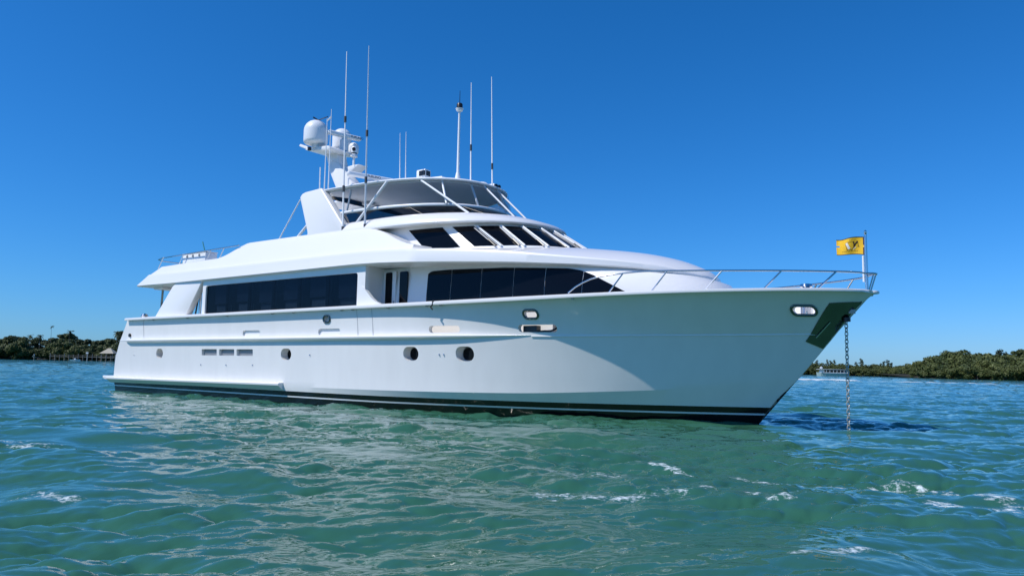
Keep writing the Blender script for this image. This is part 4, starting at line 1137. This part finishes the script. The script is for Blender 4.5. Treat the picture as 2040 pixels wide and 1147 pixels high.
# palm: arching fronds
def palm_mesh(seed):
    rng = random.Random(seed); mb = MB()
    for k in range(17):
        a = 2 * math.pi * k / 17 + rng.uniform(-.2, .2); up = rng.uniform(-0.3, 0.9); L_ = rng.uniform(1.5, 2.1)
        prev = None
        for i in range(9):
            t = i / 8; x = L_ * t; z = up * L_ * t - 1.1 * L_ * t * t * 0.55
            w = 0.26 * math.sin(math.pi * min(1, t * 0.9 + 0.1)) + 0.02
            c = Vector((x * math.cos(a), x * math.sin(a), 7.0 + z)); n = Vector((-math.sin(a), math.cos(a), 0)) * w
            if prev:
                mb.add([prev[0] - prev[1] - Vector((0, 0, 0.08)), prev[0], c, c - n - Vector((0, 0, 0.12))], [(0, 1, 2, 3)])
                mb.add([prev[0], prev[0] + prev[1] - Vector((0, 0, 0.08)), c + n - Vector((0, 0, 0.12)), c], [(0, 1, 2, 3)])
            prev = (c, n)
    o = mb.build('crown', M['leafB'], None, smooth=0); me = o.data; bpy.data.objects.remove(o); return me
KINDS['palm'] = [(palm_mesh(s), trunk_mesh('trunk', 7.0, 0.14, s + 40, 0, 0, random.Random(s).uniform(-.5, .5))) for s in range(2)]
def tree(key, pos, sc, label, group, rnd, name, sz=None):
    cm, tm = rnd.choice(KINDS[key])
    root = empty(name, pos); root.rotation_euler.z = rnd.uniform(0, 6.28)
    root.scale = (sc * rnd.uniform(0.9, 1.15), sc * rnd.uniform(0.9, 1.15), sz or sc * rnd.uniform(0.9, 1.1))
    tag(root, label, 'tree', group)
    for nm, me in (('trunk', tm), ('crown', cm)):
        c = bpy.data.objects.new(nm, me); COL.objects.link(c); c.parent = root
    return root

# --- ground sheets the trees stand on
def shore(name, line, back, hgt):
    n = len(line); rows = []
    for k, (t, z) in enumerate(((0.03, -0.4), (0.07, 0.05), (0.2, 0.4), (0.5, hgt), (1.0, hgt))):
        rows.append([tuple(p + FW * back * t + Vector((0, 0, z))) for p in line])
    o = MB().loft(rows, closed=False, cap0=False, cap1=False).build(name, M['ground'], None, smooth=60); tag(o, kind='structure'); return o
rnd = random.Random(5)
shore('shore', [shore_pt(x, 318 + 0.05 * x + 4 * math.sin(x * 0.05)) for x in range(-200, 440, 20)], 60, 1.2)
shore('far_shore', [shore_pt(x, d) for x, d in ((1150, 330), (1300, 322), (1450, 305), (1600, 290), (1700, 272), (1800, 250), (1900, 240), (2100, 235), (2400, 235))], 60, 0.9)
shore('island', [shore_pt(x, d) for x, d in ((1800, 232), (1822, 222), (1860, 212), (1920, 202), (1990, 190), (2060, 180), (2200, 172), (2420, 170))], 45, 1.0)
# --- left shore wood
GL = 'trees of the wood on the left shore'
def height_left(x): return float(np.interp(x, [-400, 0, 40, 60, 90, 120, 150, 175, 200, 240, 500], [50, 52, 52, 43, 44, 57, 52, 43, 47, 56, 52]))
for x in np.arange(-180, 420, 15):
    d = 338 + rnd.uniform(0, 14); h = height_left(x) / 1473 * d
    if 260 < x < 330 and False: continue
    tree('tall', shore_pt(x + rnd.uniform(-4, 4), d), h / 8.2, 'tall dark green tree rising at the back of the left shore wood', GL, rnd, 'broadleaf_tree')
for x in np.arange(-180, 420, 12):
    d = 321 + rnd.uniform(0, 9); h = height_left(x) * rnd.uniform(0.55, 0.80) / 1473 * d
    tree('mangrove', shore_pt(x + rnd.uniform(-4, 4), d), h / 4.9, 'rounded olive green mangrove at the water edge of the left shore', 'mangroves along the left shore', rnd, 'mangrove_tree')
for x, hh in ((57, 50), (77, 50), (136, 60), (229, 60)):
    d = 335; tree('palm', shore_pt(x, d), 0.80, 'palm standing above the left shore wood', 'palms above the left shore wood', rnd, 'palm_tree', hh / 1473 * d / 7.6)
pm = tree('palm', shore_pt(99, 328), 0.48, 'tallest thin palm with a tiny head above the left wood', None, rnd, 'palm_tree', 67 / 1473 * 336 / 7.2)
for c in pm.children:
    if c.name.startswith('crown'): c.scale = (0.9, 0.9, 0.36); c.location = (0, 0, 7.0 * 0.64)
    else: c.scale = (1.6, 1.6, 1.0)
# --- near island on the right
def height_isl(x): return float(np.interp(x, [1800, 1812, 1830, 1850, 1870, 1895, 1930, 1960, 1990, 2015, 2040, 2100, 2300], [18, 26, 35, 41, 50, 55, 61, 58, 58, 54, 58, 60, 55]))
def isl_d(x): return float(np.interp(x, [1800, 1822, 1860, 1920, 1990, 2060, 2200], [232, 222, 212, 202, 190, 180, 172]))
for row, (dd, k0, k1) in enumerate(((0.5, 0.42, 0.60), (5, 0.66, 0.86), (11, 0.98, 1.08))):
    for x in np.arange(1812 + row * 5, 2150, 11 + row * 2):
        d = isl_d(x) + dd + rnd.uniform(-1, 1.5); h = height_isl(x) * rnd.uniform(k0, k1) / 1473 * d
        lab = ('low olive mangrove at the water edge of the near right island', 'middle row olive mangrove on the near right island', 'tall olive mangrove on the crest of the near right island')[row]
        tree('mangrove', shore_pt(x + rnd.uniform(-3, 3), d), h / 4.9, lab, ('mangroves at the edge of the right island', 'mangroves on the slope of the right island', 'mangroves on the crest of the right island')[row], rnd, 'mangrove_tree')
tree('pine', shore_pt(1992, 206), 62 / 1473 * 206 / 7.0, 'spiky conifer poking above the crest of the right island', 'conifers above the right island', rnd, 'conifer_tree')
tree('pine', shore_pt(2003, 206), 57 / 1473 * 206 / 7.0, 'spiky conifer poking above the crest of the right island', 'conifers above the right island', rnd, 'conifer_tree')
tree('tall', shore_pt(2034, 200), 74 / 1473 * 200 / 8.2, 'sparse tall tree at the right end of the island', None, rnd, 'broadleaf_tree')
# --- far right shore
def far_d(x): return float(np.interp(x, [1150, 1300, 1450, 1600, 1700, 1800, 1900, 2100], [330, 322, 305, 290, 272, 250, 240, 235]))
for row, (dd, k0, k1) in enumerate(((0.5, 0.6, 0.8), (7, 0.9, 1.08))):
    for x in list(np.arange(1165, 1480, 15)) + list(np.arange(1480, 1850, 9)):
        d = far_d(x) + dd + rnd.uniform(0, 3); h = 24 * rnd.uniform(k0, k1) / 1473 * d
        tree('mangrove', shore_pt(x + rnd.uniform(-3, 3), d), h / 4.9, ('low dull green mangrove at the water edge of the far right shore', 'dull green mangrove in the back row of the far right shore')[row], ('mangroves at the edge of the far right shore', 'back row mangroves of the far right shore')[row], rnd, 'mangrove_tree')
for x, hh in ((1628, 30), (1648, 31), (1655, 32), (1662, 30), (1706, 30), (1716, 32), (1756, 29), (1761, 30), (1769, 32), (1776, 27)):
    d = far_d(x) + 8; tree('pine', shore_pt(x, d), hh / 1473 * d / 7.0, 'feathery grey green pine above the far right shore', 'feathery pines above the far right shore', rnd, 'pine_tree')

# --- ferry on the right
fp = shore_pt(1657, 236)
ferry = empty('passenger_boat', fp); ferry.rotation_euler.z = math.atan2(RT.y, RT.x) + math.pi + 0.12
tag(ferry, 'small white passenger boat with roof and open sides by the far shore', 'boat')
hw = [(-4.9, 0.95, 0.0), (-2, 1.25, 0.0), (2, 1.2, 0.05), (3.9, 0.75, 0.15), (5.0, 0.05, 0.3)]
rings = [[(x, -b * 0.75, -0.3), (x, b * 0.75, -0.3), (x + (0.25 if x > 3 else 0), b, 0.85 + s_), (x + (0.25 if x > 3 else 0), -b, 0.85 + s_)] for x, b, s_ in hw]
MB().loft(rings).build('hull', M['greenhull'], ferry, smooth=0)
MB().box(-4.85, 4.6, -1.3, 1.3, 1.98, 2.12).build('roof', M['boatwhite'], ferry, bevel=0.04)
MB().box(-4.8, 3.4, -0.9, 0.9, 0.8, 1.95).build('cabin', M['interior'], ferry)
for x in (-4.7, -3.5, -2.3, -1.1, 0.1, 1.3, 2.5, 3.3):
    for s_ in (-1, 1): MB().box(x - 0.06, x + 0.06, s_ * 1.18 - 0.05, s_ * 1.18 + 0.05, 0.85, 1.98).build('roof_post', M['boatwhite'], ferry)
MB().box(-4.8, 3.4, -1.2, -1.12, 0.88, 1.15).box(-4.8, 3.4, 1.12, 1.2, 0.88, 1.15).build('side_rail', M['boatwhite'], ferry)
MB().prism([(3.3, 0.95), (3.9, 1.0), (3.4, 1.97), (3.15, 1.97)], -1.0, 1.0).build('wheelhouse', M['boatwhite'], ferry)
MB().tube([(3.5, 0, 2.12), (3.5, 0, 3.0)], 0.12).lathe([(0.1, 0), (0.45, 0.08), (0.45, 0.4), (0.1, 0.5)], (3.5, 0, 2.3), 12).build('radar_dome', M['boatwhite'], ferry)

# --- dock, hut, skiff and marker on the left shore
dk = empty('wooden_dock', shore_pt(165, 306)); dk.rotation_euler.z = math.atan2(RT.y, RT.x)
tag(dk, 'weathered wooden dock on pilings along the left shore', 'dock')
MB().box(-14, 14, 0, 1.6, 1.55, 1.75).box(-14, 14, -0.05, 0.02, 2.25, 2.33).build('deck', M['wood'], dk)
for k in range(15): MB().tube([(-13.5 + k * 1.93, 0.0, -1), (-13.5 + k * 1.93, 0.0, 2.5 + (0.5 if k % 3 == 0 else 0))], 0.13, 6).build('piling', M['wood'], dk)
hut = empty('thatched_hut', shore_pt(217, 312)); hut.rotation_euler.z = math.atan2(RT.y, RT.x)
tag(hut, 'small open hut with pale thatched roof on the left shore dock', 'hut')
MB().loft([[(-3.0, -2.4, 3.3), (3.0, -2.4, 3.3), (3.0, 2.4, 3.3), (-3.0, 2.4, 3.3)], [(-1.5, -1.0, 4.6), (1.5, -1.0, 4.6), (1.5, 1.0, 4.6), (-1.5, 1.0, 4.6)], [(-0.5, -0.2, 5.5), (0.5, -0.2, 5.5), (0.5, 0.2, 5.5), (-0.5, 0.2, 5.5)]]).build('roof', M['thatch'], hut, smooth=0)
for x in (-2.4, 2.4):
    for y in (-1.8, 1.8): MB().tube([(x, y, -0.5), (x, y, 3.4)], 0.12, 6).build('post', M['wood'], hut)
MB().box(-3, 3, -2.2, 2.2, 1.4, 1.6).build('floor', M['wood'], hut)
sk = empty('skiff', shore_pt(150, 302)); sk.rotation_euler.z = math.atan2(RT.y, RT.x)
tag(sk, 'small pale skiff under the dock on the left shore', 'boat')
MB().loft([[(x, -b * 0.7, -0.1), (x, b * 0.7, -0.1), (x, b, 0.55), (x, -b, 0.55)] for x, b in ((-1.9, 0.7), (0.5, 0.75), (1.5, 0.45), (2.1, 0.05))]).build('hull', M['boatwhite'], sk, smooth=0)
MB().box(-0.3, 0.3, -0.3, 0.3, 0.55, 1.0).build('console', M['boatwhite'], sk)
mk = empty('channel_marker', shore_pt(68, 296)); tag(mk, 'white topped channel marker post standing off the left shore', 'marker post')
MB().tube([(0, 0, -1), (0, 0, 1.9)], 0.16, 8).build('post', M['wood'], mk)
MB().tube([(0, 0, 1.9), (0, 0, 2.35)], 0.2, 8).build('cap', M['boatwhite'], mk)
sg_ = MB().box(-0.5, 0.5, -0.05, 0.05, 0, 0.6).tube([(0, 0.1, -3.0), (0, 0.1, 0.5)], 0.07, 6).build('notice_board', M['boatwhite'], None)
sg_.location = shore_pt(173, 305) + Vector((0, 0, 3.0)); sg_.rotation_euler.z = math.atan2(RT.y, RT.x)
tag(sg_, 'small white notice board on a post at the dock', 'sign')
